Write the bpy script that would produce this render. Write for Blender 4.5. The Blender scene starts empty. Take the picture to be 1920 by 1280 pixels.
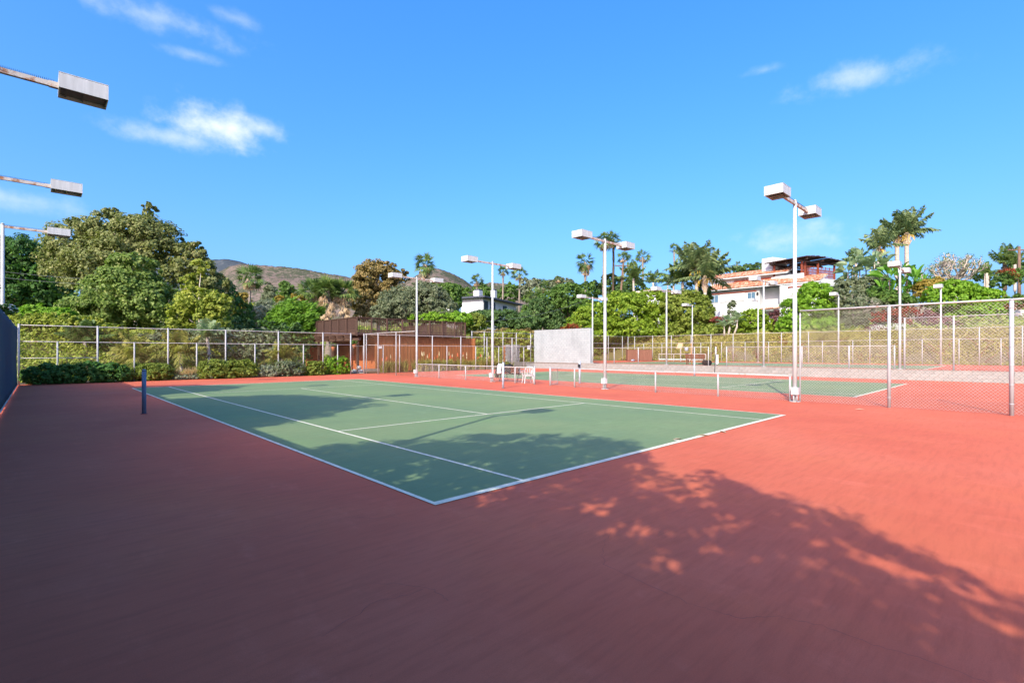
import bpy, math, random
import numpy as np
from mathutils import Vector, Matrix

sc = bpy.context.scene
COL = sc.collection
random.seed(7)
RNG = np.random.default_rng(11)

# ------------------------------------------------------------------ camera
CX, CY, CH, YAW = -3.058, -4.382, 1.6325, 0.7627
FPX, HOR = 929.7, 660.1
cam = bpy.data.cameras.new('camera')
cam.sensor_width = 36.0
cam.lens = 36.0 * FPX / 1920.0
cam.shift_y = (HOR - 640.0) / 1920.0
cam.clip_start = 0.05
cam.clip_end = 9000
camo = bpy.data.objects.new('camera', cam)
COL.objects.link(camo)
camo.location = (CX, CY, CH)
camo.rotation_euler = (math.pi / 2, 0, -YAW)
sc.camera = camo
SY, CYW = math.sin(YAW), math.cos(YAW)
FWD = np.array([SY, CYW, 0.0]); RGT = np.array([CYW, -SY, 0.0])


def at(px, py, d):
    """place seen at photo pixel (px, py) at depth d -> world point"""
    r = (px - 960) * d / FPX
    return np.array([CX + SY * d + CYW * r, CY + CYW * d - SY * r, CH + (HOR - py) * d / FPX])


# ------------------------------------------------------------------ sun and sky
SUN_AZ, SUN_EL = math.radians(23.9), math.radians(32.8)
sdir = Vector((math.cos(SUN_AZ) * math.cos(SUN_EL), math.sin(SUN_AZ) * math.cos(SUN_EL), -math.sin(SUN_EL)))
sun = bpy.data.lights.new('sun', 'SUN')
sun.energy = 2.45
sun.angle = math.radians(0.53)
sun.color = (1.0, 0.95, 0.74)
suno = bpy.data.objects.new('sun', sun)
COL.objects.link(suno)
suno.rotation_euler = sdir.to_track_quat('-Z', 'Y').to_euler()
suno.location = (-30, -20, 40)

world = bpy.data.worlds.new('World')
sc.world = world
world.use_nodes = True
wt = world.node_tree
wt.nodes.clear()
wout = wt.nodes.new('ShaderNodeOutputWorld')
wbg = wt.nodes.new('ShaderNodeBackground')
wbg.inputs['Strength'].default_value = 0.15
sky = wt.nodes.new('ShaderNodeTexSky')
sky.sky_type = 'NISHITA'
sky.sun_disc = False
sky.sun_elevation = SUN_EL
sky.sun_rotation = math.atan2(-sdir.x, -sdir.y)
sky.altitude = 0
sky.air_density = 1.0
sky.dust_density = 5.0
sky.ozone_density = 3.0
whs = wt.nodes.new('ShaderNodeHueSaturation')
whs.inputs['Saturation'].default_value = 1.29
whs.inputs['Value'].default_value = 1.0
wt.links.new(sky.outputs[0], whs.inputs['Color'])


def W(t, **kw):
    n = wt.nodes.new(t)
    for k, v in kw.items():
        setattr(n, k, v)
    return n


wtc = W('ShaderNodeTexCoord')
wnoise = W('ShaderNodeTexNoise')
wnoise.inputs['Scale'].default_value = 19.0
wnoise.inputs['Detail'].default_value = 8.0
wnoise.inputs['Roughness'].default_value = 0.6
wmap = W('ShaderNodeMapping')
wmap.inputs['Scale'].default_value = (1, 1, 1.25)
wt.links.new(wtc.outputs['Generated'], wmap.inputs[0])
wt.links.new(wmap.outputs[0], wnoise.inputs['Vector'])


def math_node(op, a, b=None, c=None):
    n = W('ShaderNodeMath', operation=op)
    for i, v in enumerate((a, b, c)):
        if v is None:
            continue
        if isinstance(v, (int, float)):
            n.inputs[i].default_value = v
        else:
            wt.links.new(v, n.inputs[i])
    return n.outputs[0]


def cloud(px, py, wx, wy, amount, slant=0.0):
    """one fair-weather cloud in the sky at a fixed compass bearing"""
    c = at(px, py, 1.0) - np.array([CX, CY, CH]); c /= np.linalg.norm(c)
    r = np.cross(c, [0, 0, 1]); r /= np.linalg.norm(r)
    u = np.cross(r, c)
    u2 = u - slant * r
    outs = []
    for vec, s in ((r, wx / FPX), (u2, wy / FPX)):
        dn = W('ShaderNodeVectorMath', operation='DOT_PRODUCT')
        wt.links.new(wtc.outputs['Generated'], dn.inputs[0])
        dn.inputs[1].default_value = tuple(vec / s)
        outs.append(math_node('MULTIPLY', dn.outputs['Value'], dn.outputs['Value']))
    dn = W('ShaderNodeVectorMath', operation='DOT_PRODUCT')
    wt.links.new(wtc.outputs['Generated'], dn.inputs[0])
    dn.inputs[1].default_value = tuple(c)
    front = math_node('GREATER_THAN', dn.outputs['Value'], 0.5)
    dist = math_node('SQRT', math_node('ADD', outs[0], outs[1]))
    nz = math_node('MULTIPLY_ADD', wnoise.outputs['Fac'], 2.2, -1.15)
    val = math_node('ADD', math_node('SUBTRACT', 1.0, dist), nz)
    mr = W('ShaderNodeMapRange', interpolation_type='SMOOTHSTEP')
    wt.links.new(val, mr.inputs['Value'])
    mr.inputs['From Min'].default_value = -0.15
    mr.inputs['From Max'].default_value = 1.5
    edge = W('ShaderNodeMapRange', interpolation_type='SMOOTHSTEP')
    wt.links.new(dist, edge.inputs['Value'])
    edge.inputs['From Min'].default_value = 1.75
    edge.inputs['From Max'].default_value = 0.7
    m = math_node('MULTIPLY', math_node('MULTIPLY', mr.outputs[0], front), edge.outputs[0])
    return math_node('MULTIPLY', m, amount)


cl = [cloud(405, 236, 92, 40, 1.0), cloud(330, 258, 90, 18, 0.6), cloud(490, 240, 52, 24, 0.75), cloud(300, 34, 130, 22, 0.5),
      cloud(1605, 146, 100, 24, 0.55), cloud(1490, 444, 88, 27, 0.6), cloud(40, 375, 120, 20, 0.45),
      cloud(362, 104, 44, 10, 0.35), cloud(1432, 132, 36, 9, 0.3), cloud(445, 36, 40, 13, 0.3)]
tot = cl[0]
for c_ in cl[1:]:
    tot = math_node('MAXIMUM', tot, c_)
wmix = W('ShaderNodeMixRGB')
wt.links.new(tot, wmix.inputs['Fac'])
wmix.inputs['Color2'].default_value = (2.9, 3.1, 3.5, 1)
wt.links.new(wmix.outputs[0], wbg.inputs['Color'])
# colour response of the whole sky: deeper blue overhead, softer horizon
wsep = W('ShaderNodeSeparateColor'); wcom = W('ShaderNodeCombineColor')
wt.links.new(whs.outputs[0], wsep.inputs[0])
for i_, (k_, p_) in enumerate(((0.58, 0.98), (0.71, 0.78), (1.03, 0.73))):
    n_ = math_node('MULTIPLY', wsep.outputs[i_], 0.29)
    n_ = math_node('POWER', n_, p_)
    wt.links.new(math_node('MULTIPLY', n_, k_ / 0.29), wcom.inputs[i_])
wt.links.new(wcom.outputs[0], wmix.inputs['Color1'])
wt.links.new(wbg.outputs[0], wout.inputs['Surface'])

sc.view_settings.view_transform = 'Standard'
sc.view_settings.look = 'None'
sc.view_settings.exposure = 1.36
sc.view_settings.gamma = 1.0
sc.view_settings.use_curve_mapping = False
sc.cycles.max_bounces = 6
sc.cycles.diffuse_bounces = 3
sc.cycles.transparent_max_bounces = 4


# ------------------------------------------------------------------ materials
def new_mat(name):
    m = bpy.data.materials.new(name)
    m.use_nodes = True
    nt = m.node_tree
    b = nt.nodes['Principled BSDF']
    return m, nt, b


def ramp(nt, fac, stops):
    r = nt.nodes.new('ShaderNodeValToRGB')
    el = r.color_ramp.elements
    while len(el) < len(stops):
        el.new(0.5)
    for e, (p, c) in zip(el, stops):
        e.position = p
        e.color = (*c, 1)
    nt.links.new(fac, r.inputs[0])
    return r.outputs[0]


def noise(nt, scale, detail=4, rough=0.55, coord='Object', stretch=None):
    tc = nt.nodes.new('ShaderNodeTexCoord')
    n = nt.nodes.new('ShaderNodeTexNoise')
    n.inputs['Scale'].default_value = scale
    n.inputs['Detail'].default_value = detail
    n.inputs['Roughness'].default_value = rough
    if stretch:
        mp = nt.nodes.new('ShaderNodeMapping')
        mp.inputs['Scale'].default_value = stretch
        nt.links.new(tc.outputs[coord], mp.inputs[0])
        nt.links.new(mp.outputs[0], n.inputs['Vector'])
    else:
        nt.links.new(tc.outputs[coord], n.inputs['Vector'])
    return n.outputs['Fac']


def mixc(nt, fac, a, b, mode='MIX'):
    m = nt.nodes.new('ShaderNodeMixRGB')
    m.blend_type = mode
    for i, v in ((0, fac), (1, a), (2, b)):
        if isinstance(v, (int, float)):
            m.inputs[i].default_value = v
        elif isinstance(v, tuple):
            m.inputs[i].default_value = (*v, 1)
        else:
            nt.links.new(v, m.inputs[i])
    return m.outputs[0]


def bump(nt, b, h, strength, dist=0.02):
    bn = nt.nodes.new('ShaderNodeBump')
    bn.inputs['Strength'].default_value = strength
    bn.inputs['Distance'].default_value = dist
    nt.links.new(h, bn.inputs['Height'])
    nt.links.new(bn.outputs[0], b.inputs['Normal'])


def simple(name, c1, c2=None, rough=0.7, scale=3.0, metal=0.0, bumps=0.0, spec=0.3, stretch=None, lo=0.35, hi=0.65):
    m, nt, b = new_mat(name)
    c2 = c2 or tuple(x * 0.8 for x in c1)
    f = noise(nt, scale, 5, 0.6, stretch=stretch)
    nt.links.new(ramp(nt, f, [(lo, c2), (hi, c1)]), b.inputs['Base Color'])
    b.inputs['Roughness'].default_value = rough
    b.inputs['Metallic'].default_value = metal
    b.inputs['Specular IOR Level'].default_value = spec
    if bumps:
        bump(nt, b, noise(nt, scale * 8, 4), bumps)
    return m


def court_mat(name, base, dark, light):
    m, nt, b = new_mat(name)
    big = noise(nt, 0.22, 5, 0.62)
    c = ramp(nt, big, [(0.3, dark), (0.5, base), (0.72, light)])
    streak = noise(nt, 0.9, 5, 0.65, stretch=(0.5, 1.9, 1))
    c = mixc(nt, ramp_f(nt, streak, 0.45, 0.8, 0.35), c, tuple(x * 0.78 for x in base))
    scuff = noise(nt, 2.6, 6, 0.7, stretch=(1, 0.35, 1))
    c = mixc(nt, ramp_f(nt, scuff, 0.55, 0.78, 0.45), c, tuple(min(1, x * 1.25 + 0.035) for x in base))
    hue = noise(nt, 0.5, 4, 0.6, stretch=(1, 0.6, 1))
    c = mixc(nt, ramp_f(nt, hue, 0.5, 0.75, 0.55), c, (base[0] * 1.04, base[1] * 1.2, base[2] * 0.95))
    brush = noise(nt, 5.0, 6, 0.72, stretch=(0.35, 2.6, 1))
    c = mixc(nt, ramp_f(nt, brush, 0.46, 0.8, 0.6), c, tuple(x * 0.62 for x in base))
    wear = noise(nt, 1.3, 7, 0.75)
    c = mixc(nt, ramp_f(nt, wear, 0.58, 0.74, 0.5), c, tuple(min(1, x * 1.15 + 0.05) for x in base))
    spot = noise(nt, 22, 2, 0.5)
    c = mixc(nt, ramp_f(nt, spot, 0.72, 0.8, 0.35), c, tuple(x * 0.55 for x in base))
    fine = noise(nt, 130, 3, 0.7)
    c = mixc(nt, ramp_f(nt, fine, 0.35, 0.75, 0.4), c, tuple(x * 0.6 for x in base))
    nt.links.new(c, b.inputs['Base Color'])
    b.inputs['Roughness'].default_value = 0.82
    b.inputs['Specular IOR Level'].default_value = 0.25
    bump(nt, b, noise(nt, 160, 3, 0.7), 0.35, 0.006)
    return m


def ramp_f(nt, f, a, bb, amt):
    mr = nt.nodes.new('ShaderNodeMapRange')
    mr.inputs['From Min'].default_value = a
    mr.inputs['From Max'].default_value = bb
    mr.inputs['To Max'].default_value = amt
    nt.links.new(f, mr.inputs['Value'])
    return mr.outputs[0]


def foliage(name, ca, cb, cc=None, trans=0.3, rough=0.55, clump=0.6):
    m, nt, b = new_mat(name)
    ca, cb, cc = [tuple(min(.8, x * 1.65) for x in c) if c else None for c in (ca, cb, cc)]
    trans = min(.45, trans * 1.35)
    g = nt.nodes.new('ShaderNodeNewGeometry')
    rnd = g.outputs['Random Per Island']
    nz = noise(nt, clump, 4, 0.6)
    ad = nt.nodes.new('ShaderNodeMath')
    ad.operation = 'MULTIPLY_ADD'
    nt.links.new(rnd, ad.inputs[0]); ad.inputs[1].default_value = 0.6
    nt.links.new(ramp_f(nt, nz, 0.3, 0.7, 0.4), ad.inputs[2])
    stops = [(0.05, ca), (0.75, cb)] + ([(0.97, cc)] if cc else [])
    col = ramp(nt, ad.outputs[0], stops)
    nt.links.new(col, b.inputs['Base Color'])
    b.inputs['Roughness'].default_value = rough
    b.inputs['Specular IOR Level'].default_value = 0.28
    if trans:
        t = nt.nodes.new('ShaderNodeBsdfTranslucent')
        br = mixc(nt, 1.0, col, (1.0, 1.12, 0.65), 'MULTIPLY')
        nt.links.new(br, t.inputs['Color'])
        mx = nt.nodes.new('ShaderNodeMixShader')
        mx.inputs[0].default_value = trans
        nt.links.new(b.outputs[0], mx.inputs[1]); nt.links.new(t.outputs[0], mx.inputs[2])
        nt.links.new(mx.outputs[0], nt.nodes['Material Output'].inputs['Surface'])
    return m


def painted_rust(name, paint, rust_at=0.62, amt=0.9, scale=5.0, stretch=(1, 1, 1)):
    m, nt, b = new_mat(name)
    f = noise(nt, scale, 6, 0.65, stretch=stretch)
    r1 = ramp(nt, f, [(rust_at - 0.03, (0, 0, 0)), (rust_at + 0.06, (1, 1, 1))])
    g = noise(nt, scale * 0.6, 4, 0.6)
    base = ramp(nt, g, [(0.3, tuple(x * 0.86 for x in paint)), (0.7, paint)])
    rc = ramp(nt, noise(nt, scale * 4, 3), [(0.3, (0.16, 0.055, 0.02)), (0.7, (0.42, 0.19, 0.08))])
    sc_ = nt.nodes.new('ShaderNodeMath'); sc_.operation = 'MULTIPLY'
    nt.links.new(r1, sc_.inputs[0]); sc_.inputs[1].default_value = amt
    nt.links.new(mixc(nt, sc_.outputs[0], base, rc), b.inputs['Base Color'])
    b.inputs['Roughness'].default_value = 0.55
    b.inputs['Specular IOR Level'].default_value = 0.35
    return m


M = {}
M['red'] = court_mat('red_court_paint', (0.60, 0.134, 0.068), (0.53, 0.104, 0.054), (0.63, 0.162, 0.092))
M['green'] = court_mat('green_court_paint', (0.180, 0.256, 0.120), (0.140, 0.222, 0.116), (0.228, 0.285, 0.130))
M['line'] = simple('white_line_paint', (0.74, 0.70, 0.55), (0.52, 0.50, 0.38), 0.75, 5, lo=.3, hi=.5)
M['crack'] = simple('crack_filler', (0.27, 0.075, 0.065), (0.17, 0.05, 0.045), 0.9, 8)
M['post'] = painted_rust('weathered_white_post_paint', (0.40, 0.42, 0.44), 0.66, 0.7, 6, (1, 1, 0.5))
M['rail'] = painted_rust('weathered_rail_paint', (0.46, 0.455, 0.445), 0.6, 0.55, 4)
M['pole'] = painted_rust('lamp_pole_paint', (0.46, 0.485, 0.49), 0.63, 0.8, 3.5, (1, 1, 0.25))
M['arm'] = painted_rust('rusty_arm_paint', (0.52, 0.48, 0.44), 0.54, 0.95, 6)
M['head'] = simple('lamp_housing_white', (0.54, 0.565, 0.57), (0.45, 0.47, 0.47), 0.45, 2.2, stretch=(6, 6, 0.6))
M['lens'] = simple('lamp_lens_dark', (0.14, 0.135, 0.12), (0.10, 0.095, 0.09), 0.25, 6, spec=0.5)
M['wire'] = simple('galvanised_wire', (0.62, 0.57, 0.55), (0.50, 0.42, 0.38), 0.5, 1.5)
M['wire_rust'] = simple('rusty_wire', (0.26, 0.15, 0.085), (0.17, 0.09, 0.05), 0.7, 1.2)
M['bluepost'] = simple('blue_grey_net_post', (0.13, 0.20, 0.30), (0.09, 0.14, 0.22), 0.45, 5, stretch=(1, 1, .4))
M['palepost'] = simple('pale_blue_net_post', (0.42, 0.50, 0.60), (0.32, 0.38, 0.48), 0.45, 5)
M['screen'] = foliage('navy_windscreen_fabric', (0.028, 0.048, 0.082), (0.040, 0.068, 0.112), None, .4, .75, .9)
for n_ in M['screen'].node_tree.nodes:      # light filters through the woven mesh
    if n_.type == 'NEW_GEOMETRY':
        n_.mute = False
M['block'] = simple('practice_block', (0.40, 0.415, 0.415), (0.34, 0.355, 0.355), 0.85, 0.9, bumps=0.3)
def block_mat(name, c1, c2):
    m, nt, b = new_mat(name)
    g = nt.nodes.new('ShaderNodeNewGeometry')
    base = ramp(nt, g.outputs['Random Per Island'], [(0, tuple((a_ + b_) / 2 for a_, b_ in zip(c1, c2))), (1, c1)])
    st = noise(nt, 0.8, 6, 0.7, stretch=(1, 1, .45))
    base = mixc(nt, ramp_f(nt, st, 0.5, 0.72, 0.5), base, tuple(x * 0.72 for x in c2))
    nt.links.new(base, b.inputs['Base Color'])
    b.inputs['Roughness'].default_value = 0.88
    bump(nt, b, noise(nt, 20, 4), 0.3)
    return m


M['block'] = block_mat('practice_block_paint', (0.335, 0.385, 0.40), (0.27, 0.31, 0.325))
M['mortar'] = simple('mortar', (0.28, 0.29, 0.29), (0.24, 0.25, 0.25), 0.9, 4)


def stained_block():
    m, nt, b = new_mat('stained_retaining_block')
    oi = nt.nodes.new('ShaderNodeObjectInfo')
    base = ramp(nt, oi.outputs['Random'], [(0, (0.24, 0.255, 0.245)), (1, (0.295, 0.305, 0.29))])
    f = noise(nt, 1.7, 6, 0.7)
    c = mixc(nt, ramp_f(nt, f, 0.5, 0.72, 0.7), base, (0.17, 0.14, 0.11))
    f2 = noise(nt, 3.3, 6, 0.7)
    c = mixc(nt, ramp_f(nt, f2, 0.55, 0.75, 0.7), c, (0.42, 0.40, 0.36))
    nt.links.new(c, b.inputs['Base Color'])
    b.inputs['Roughness'].default_value = 0.9
    bump(nt, b, noise(nt, 25, 4), 0.4)
    return m


M['rblock'] = stained_block()
M['stucco_red'] = simple('red_brown_siding', (0.31, 0.125, 0.046), (0.24, 0.092, 0.034), 0.85, 1.4, bumps=.3, stretch=(5, 5, .5))
M['stucco_orange'] = simple('orange_stucco', (0.46, 0.15, 0.06), (0.38, 0.12, 0.05), 0.85, 1.5, bumps=.2)
M['deckwood'] = simple('dark_stained_wood', (0.105, 0.062, 0.045), (0.07, 0.042, 0.032), 0.75, 3, stretch=(1, 1, 4))
M['white'] = simple('white_render', (0.57, 0.60, 0.61), (0.51, 0.54, 0.55), 0.8, 0.6)
M['roofdark'] = simple('dark_flat_roof', (0.07, 0.08, 0.11), (0.05, 0.06, 0.08), 0.6, 1)
M['glassd'] = simple('dark_window_glass', (0.015, 0.03, 0.04), (0.01, 0.02, 0.03), 0.35, 0.3, spec=0.2)
M['glassb'] = simple('blue_window_glass', (0.10, 0.19, 0.28), (0.08, 0.15, 0.22), 0.1, 0.3, spec=0.8)
M['blind'] = simple('window_with_white_blind', (0.62, 0.62, 0.62), (0.5, 0.52, 0.54), 0.35, 1.2, spec=0.6)


def tile_mat():
    m, nt, b = new_mat('terracotta_tile')
    g = nt.nodes.new('ShaderNodeNewGeometry')
    nt.links.new(ramp(nt, g.outputs['Random Per Island'], [(0, (0.30, 0.10, 0.05)), (.4, (0.48, 0.19, 0.10)), (.75, (0.60, 0.30, 0.18)), (1, (0.68, 0.45, 0.32))]), b.inputs['Base Color'])
    b.inputs['Roughness'].default_value = 0.85
    return m


M['tile'] = tile_mat()
M['redwood'] = simple('red_timber', (0.26, 0.065, 0.035), (0.19, 0.05, 0.03), 0.7, 2)
M['darkwood'] = simple('weathered_lattice', (0.085, 0.055, 0.05), (0.05, 0.035, 0.03), 0.85, 3)
M['trunk_grey'] = simple('grey_bark', (0.30, 0.26, 0.22), (0.19, 0.16, 0.13), 0.9, 3, bumps=.5, stretch=(1, 1, 3))
M['trunk_pale'] = simple('pale_bark', (0.52, 0.46, 0.40), (0.36, 0.31, 0.26), 0.85, 2.5, bumps=.3, stretch=(1, 1, 3))
M['trunk_dark'] = simple('dark_bark', (0.12, 0.085, 0.06), (0.07, 0.05, 0.035), 0.9, 3, bumps=.5)
M['trunk_white'] = simple('white_bark', (0.58, 0.54, 0.48), (0.40, 0.36, 0.31), 0.8, 3)
M['skirt'] = foliage('dead_palm_fronds', (0.20, 0.14, 0.085), (0.36, 0.27, 0.17), (0.5, 0.42, 0.33), 0.15)
M['crownshaft'] = simple('palm_boots', (0.62, 0.52, 0.40), (0.36, 0.25, 0.14), 0.8, 6)
M['fruit'] = foliage('palm_flower_stalks', (0.50, 0.30, 0.04), (0.62, 0.36, 0.06), None, 0.2)
M['black'] = simple('black_cloth', (0.018, 0.018, 0.022), (0.010, 0.010, 0.012), 0.8, 6)
M['whitecloth'] = simple('white_cloth', (0.80, 0.80, 0.80), (0.7, 0.7, 0.72), 0.85, 5)
M['plastic'] = simple('white_plastic', (0.66, 0.66, 0.66), (0.58, 0.58, 0.58), 0.4, 3)
M['benchwood'] = simple('brown_bench_wood', (0.16, 0.06, 0.035), (0.10, 0.04, 0.025), 0.6, 6)
M['iron'] = simple('black_iron', (0.03, 0.03, 0.032), (0.02, 0.02, 0.02), 0.5, 6)
M['bucket'] = simple('grey_plastic', (0.10, 0.11, 0.13), (0.08, 0.09, 0.10), 0.5, 6)
M['bluegrey'] = simple('blue_grey_plastic', (0.35, 0.42, 0.52), (0.3, 0.36, 0.45), 0.5, 6)
M['tan'] = simple('tan_board', (0.55, 0.40, 0.25), (0.45, 0.32, 0.20), 0.7, 5)
M['orange'] = simple('orange_painted_wood', (0.62, 0.28, 0.12), (0.5, 0.22, 0.1), 0.6, 6)
M['brownbox'] = simple('brown_plywood', (0.20, 0.095, 0.065), (0.16, 0.075, 0.05), 0.8, 2, stretch=(5, 5, .4))
M['teal'] = simple('pale_teal_net', (0.35, 0.50, 0.48), (0.28, 0.42, 0.4), 0.8, 4)
M['polewood'] = simple('utility_pole_wood', (0.20, 0.13, 0.095), (0.13, 0.085, 0.06), 0.9, 4, stretch=(3, 3, .4))
M['cable'] = simple('cable', (0.10, 0.11, 0.11), (0.07, 0.08, 0.08), 0.6, 3)
M['stone'] = simple('pale_stones', (0.60, 0.58, 0.54), (0.42, 0.40, 0.36), 0.9, 5)
M['cmu'] = simple('grey_block', (0.27, 0.28, 0.29), (0.19, 0.20, 0.21), 0.9, 3, bumps=.4)
M['clay'] = simple('terracotta_pot', (0.55, 0.22, 0.10), (0.45, 0.17, 0.08), 0.8, 5)
M['sign'] = simple('white_sign', (0.8, 0.8, 0.8), (0.75, 0.75, 0.75), 0.5, 3)
M['dirt'] = simple('planting_soil', (0.13, 0.09, 0.055), (0.085, 0.06, 0.035), 0.95, 2.5, bumps=.5)
M['curb'] = simple('concrete_curb', (0.30, 0.28, 0.25), (0.22, 0.20, 0.18), 0.9, 3, bumps=.3)


def terrain_mat():
    m, nt, b = new_mat('hillside_soil')
    f = noise(nt, 0.35, 6, 0.65)
    c = ramp(nt, f, [(0.3, (0.10, 0.085, 0.035)), (0.5, (0.15, 0.14, 0.05)), (0.7, (0.19, 0.15, 0.08))])
    nt.links.new(c, b.inputs['Base Color'])
    b.inputs['Roughness'].default_value = 0.95
    bump(nt, b, noise(nt, 5, 5), 0.6, 0.1)
    return m


def mountain_mat(name, soil1, soil2, shrub, dens, scale):
    m, nt, b = new_mat(name)
    f = noise(nt, 0.012, 6, 0.6)
    base = ramp(nt, f, [(0.35, soil1), (0.65, soil2)])
    pale = noise(nt, 0.05, 6, 0.75, stretch=(1, 1, 0.6))
    base = mixc(nt, ramp_f(nt, pale, 0.62, 0.72, 0.65), base, (0.36, 0.29, 0.22))
    s1 = noise(nt, scale, 5, 0.7)
    s2 = noise(nt, 0.018, 4, 0.6)
    ad = nt.nodes.new('ShaderNodeMath'); ad.operation = 'MULTIPLY_ADD'
    nt.links.new(s2, ad.inputs[0]); ad.inputs[1].default_value = 0.5
    nt.links.new(s1, ad.inputs[2])
    base = mixc(nt, ramp_f(nt, ad.outputs[0], dens, dens + 0.06, 0.9), base, shrub)
    nt.links.new(base, b.inputs['Base Color'])
    b.inputs['Roughness'].default_value = 1.0
    b.inputs['Specular IOR Level'].default_value = 0.0
    bump(nt, b, noise(nt, scale, 5, 0.7), 0.5, 3.0)
    return m


M['terrain'] = terrain_mat()
M['mount'] = mountain_mat('brown_chaparral', (0.16, 0.125, 0.105), (0.215, 0.17, 0.14), (0.06, 0.075, 0.045), 0.715, 0.16)
M['mount_far'] = mountain_mat('hazed_blue_chaparral', (0.07, 0.085, 0.10), (0.085, 0.10, 0.11), (0.05, 0.065, 0.08), 0.7, 0.05)  # distance haze on the far ridge is put into its blue base colours

F = {}
F['pine'] = foliage('dark_pine_foliage', (0.012, 0.038, 0.007), (0.04, 0.10, 0.013), (0.075, 0.15, 0.02), 0.15)
F['syc_olive'] = foliage('olive_sycamore_leaves', (0.075, 0.10, 0.03), (0.16, 0.175, 0.062), (0.28, 0.26, 0.13), 0.28)
F['syc_green'] = foliage('green_sycamore_leaves', (0.05, 0.095, 0.018), (0.14, 0.195, 0.045), (0.27, 0.30, 0.11), 0.3)
F['yellow'] = foliage('yellow_green_leaves', (0.10, 0.14, 0.018), (0.22, 0.25, 0.04), (0.34, 0.34, 0.08), 0.35)
F['ficus'] = foliage('glossy_hedge_leaves', (0.06, 0.115, 0.009), (0.16, 0.235, 0.02), (0.27, 0.33, 0.045), 0.3)
F['bright'] = foliage('bright_green_leaves', (0.065, 0.15, 0.010), (0.15, 0.27, 0.022), (0.23, 0.35, 0.04), 0.32)
F['juniper'] = foliage('bright_juniper_foliage', (0.035, 0.085, 0.008), (0.085, 0.18, 0.012), (0.14, 0.25, 0.02), 0.2)
F['green'] = foliage('mid_green_leaves', (0.03, 0.075, 0.014), (0.085, 0.15, 0.028), (0.13, 0.2, 0.04), 0.28)
F['dark'] = foliage('dark_green_leaves', (0.022, 0.05, 0.014), (0.06, 0.11, 0.03), (0.10, 0.15, 0.05), 0.2)
F['grey'] = foliage('grey_green_leaves', (0.085, 0.105, 0.06), (0.17, 0.19, 0.125), (0.25, 0.26, 0.19), 0.22)
F['greydark'] = foliage('grey_olive_leaves', (0.055, 0.075, 0.04), (0.12, 0.145, 0.08), (0.19, 0.21, 0.13), 0.22)
F['brown'] = foliage('autumn_brown_leaves', (0.09, 0.085, 0.028), (0.20, 0.15, 0.055), (0.30, 0.23, 0.11), 0.3)
F['ochre'] = foliage('ochre_leaves', (0.14, 0.11, 0.02), (0.26, 0.20, 0.04), (0.34, 0.27, 0.07), 0.3)
F['palm'] = foliage('palm_fronds', (0.03, 0.06, 0.014), (0.095, 0.145, 0.04), (0.22, 0.24, 0.08), 0.18, 0.4)
F['queen'] = foliage('feather_palm_fronds', (0.045, 0.078, 0.034), (0.14, 0.185, 0.08), (0.25, 0.26, 0.09), 0.22, 0.45)
F['banana'] = foliage('paddle_leaves', (0.04, 0.12, 0.012), (0.11, 0.24, 0.03), (0.18, 0.32, 0.06), 0.35, 0.4)
F['strel'] = foliage('grey_paddle_leaves', (0.10, 0.15, 0.08), (0.19, 0.25, 0.14), (0.3, 0.34, 0.22), 0.3, 0.45)
F['red'] = foliage('red_bougainvillea', (0.045, 0.08, 0.015), (0.22, 0.02, 0.014), (0.36, 0.032, 0.02), 0.3, clump=1.5)
F['magenta'] = foliage('magenta_bougainvillea', (0.045, 0.075, 0.015), (0.20, 0.02, 0.03), (0.30, 0.018, 0.08), 0.3, clump=1.5)
F['purple'] = foliage('purple_leaves', (0.06, 0.025, 0.03), (0.12, 0.05, 0.05), None, 0.2)
F['whitefl'] = foliage('white_blossom', (0.62, 0.60, 0.48), (0.80, 0.80, 0.74), None, 0.3)
F['cover'] = foliage('bank_ground_cover', (0.13, 0.14, 0.035), (0.25, 0.235, 0.065), (0.33, 0.24, 0.11), 0.25, clump=0.25)
F['coverleft'] = foliage('bank_ivy', (0.11, 0.15, 0.022), (0.22, 0.25, 0.045), (0.3, 0.3, 0.09), 0.3, clump=0.3)
F['hedgelow'] = foliage('clipped_hedge_leaves', (0.06, 0.095, 0.012), (0.15, 0.19, 0.03), (0.23, 0.25, 0.06), 0.25)
F['lowdark'] = foliage('low_juniper_leaves', (0.02, 0.06, 0.012), (0.05, 0.12, 0.02), (0.08, 0.16, 0.03), 0.2)
F['dry'] = foliage('dry_grass_blades', (0.24, 0.17, 0.09), (0.40, 0.30, 0.17), None, 0.3)
F['poker'] = foliage('strappy_leaves', (0.12, 0.14, 0.03), (0.26, 0.25, 0.07), (0.36, 0.32, 0.12), 0.3)
F['spike'] = foliage('cream_flower_spikes', (0.55, 0.42, 0.22), (0.72, 0.6, 0.36), None, 0.2)
F['spikered'] = foliage('red_flower_spikes', (0.6, 0.08, 0.04), (0.72, 0.14, 0.06), None, 0.2)


# ------------------------------------------------------------------ builders
def tag(o, label=None, cat=None, group=None, kind=None):
    if label: o['label'] = label
    if cat: o['category'] = cat
    if group: o['group'] = group
    if kind: o['kind'] = kind
    return o


def thing(name, label, cat, loc=(0, 0, 0), group=None, rz=0.0):
    o = bpy.data.objects.new(name, None)
    COL.objects.link(o)
    o.location = tuple(float(v) for v in loc)
    o.rotation_euler = (0, 0, rz)
    o.empty_display_size = 0.3
    return tag(o, label, cat, group)


def place(name, me, parent=None, loc=None, rz=0.0):
    o = bpy.data.objects.new(name, me)
    COL.objects.link(o)
    if parent is not None:
        o.parent = parent
    if loc is not None:
        o.location = tuple(float(v) for v in loc)
    if rz:
        o.rotation_euler = (0, 0, rz)
    return o


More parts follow.
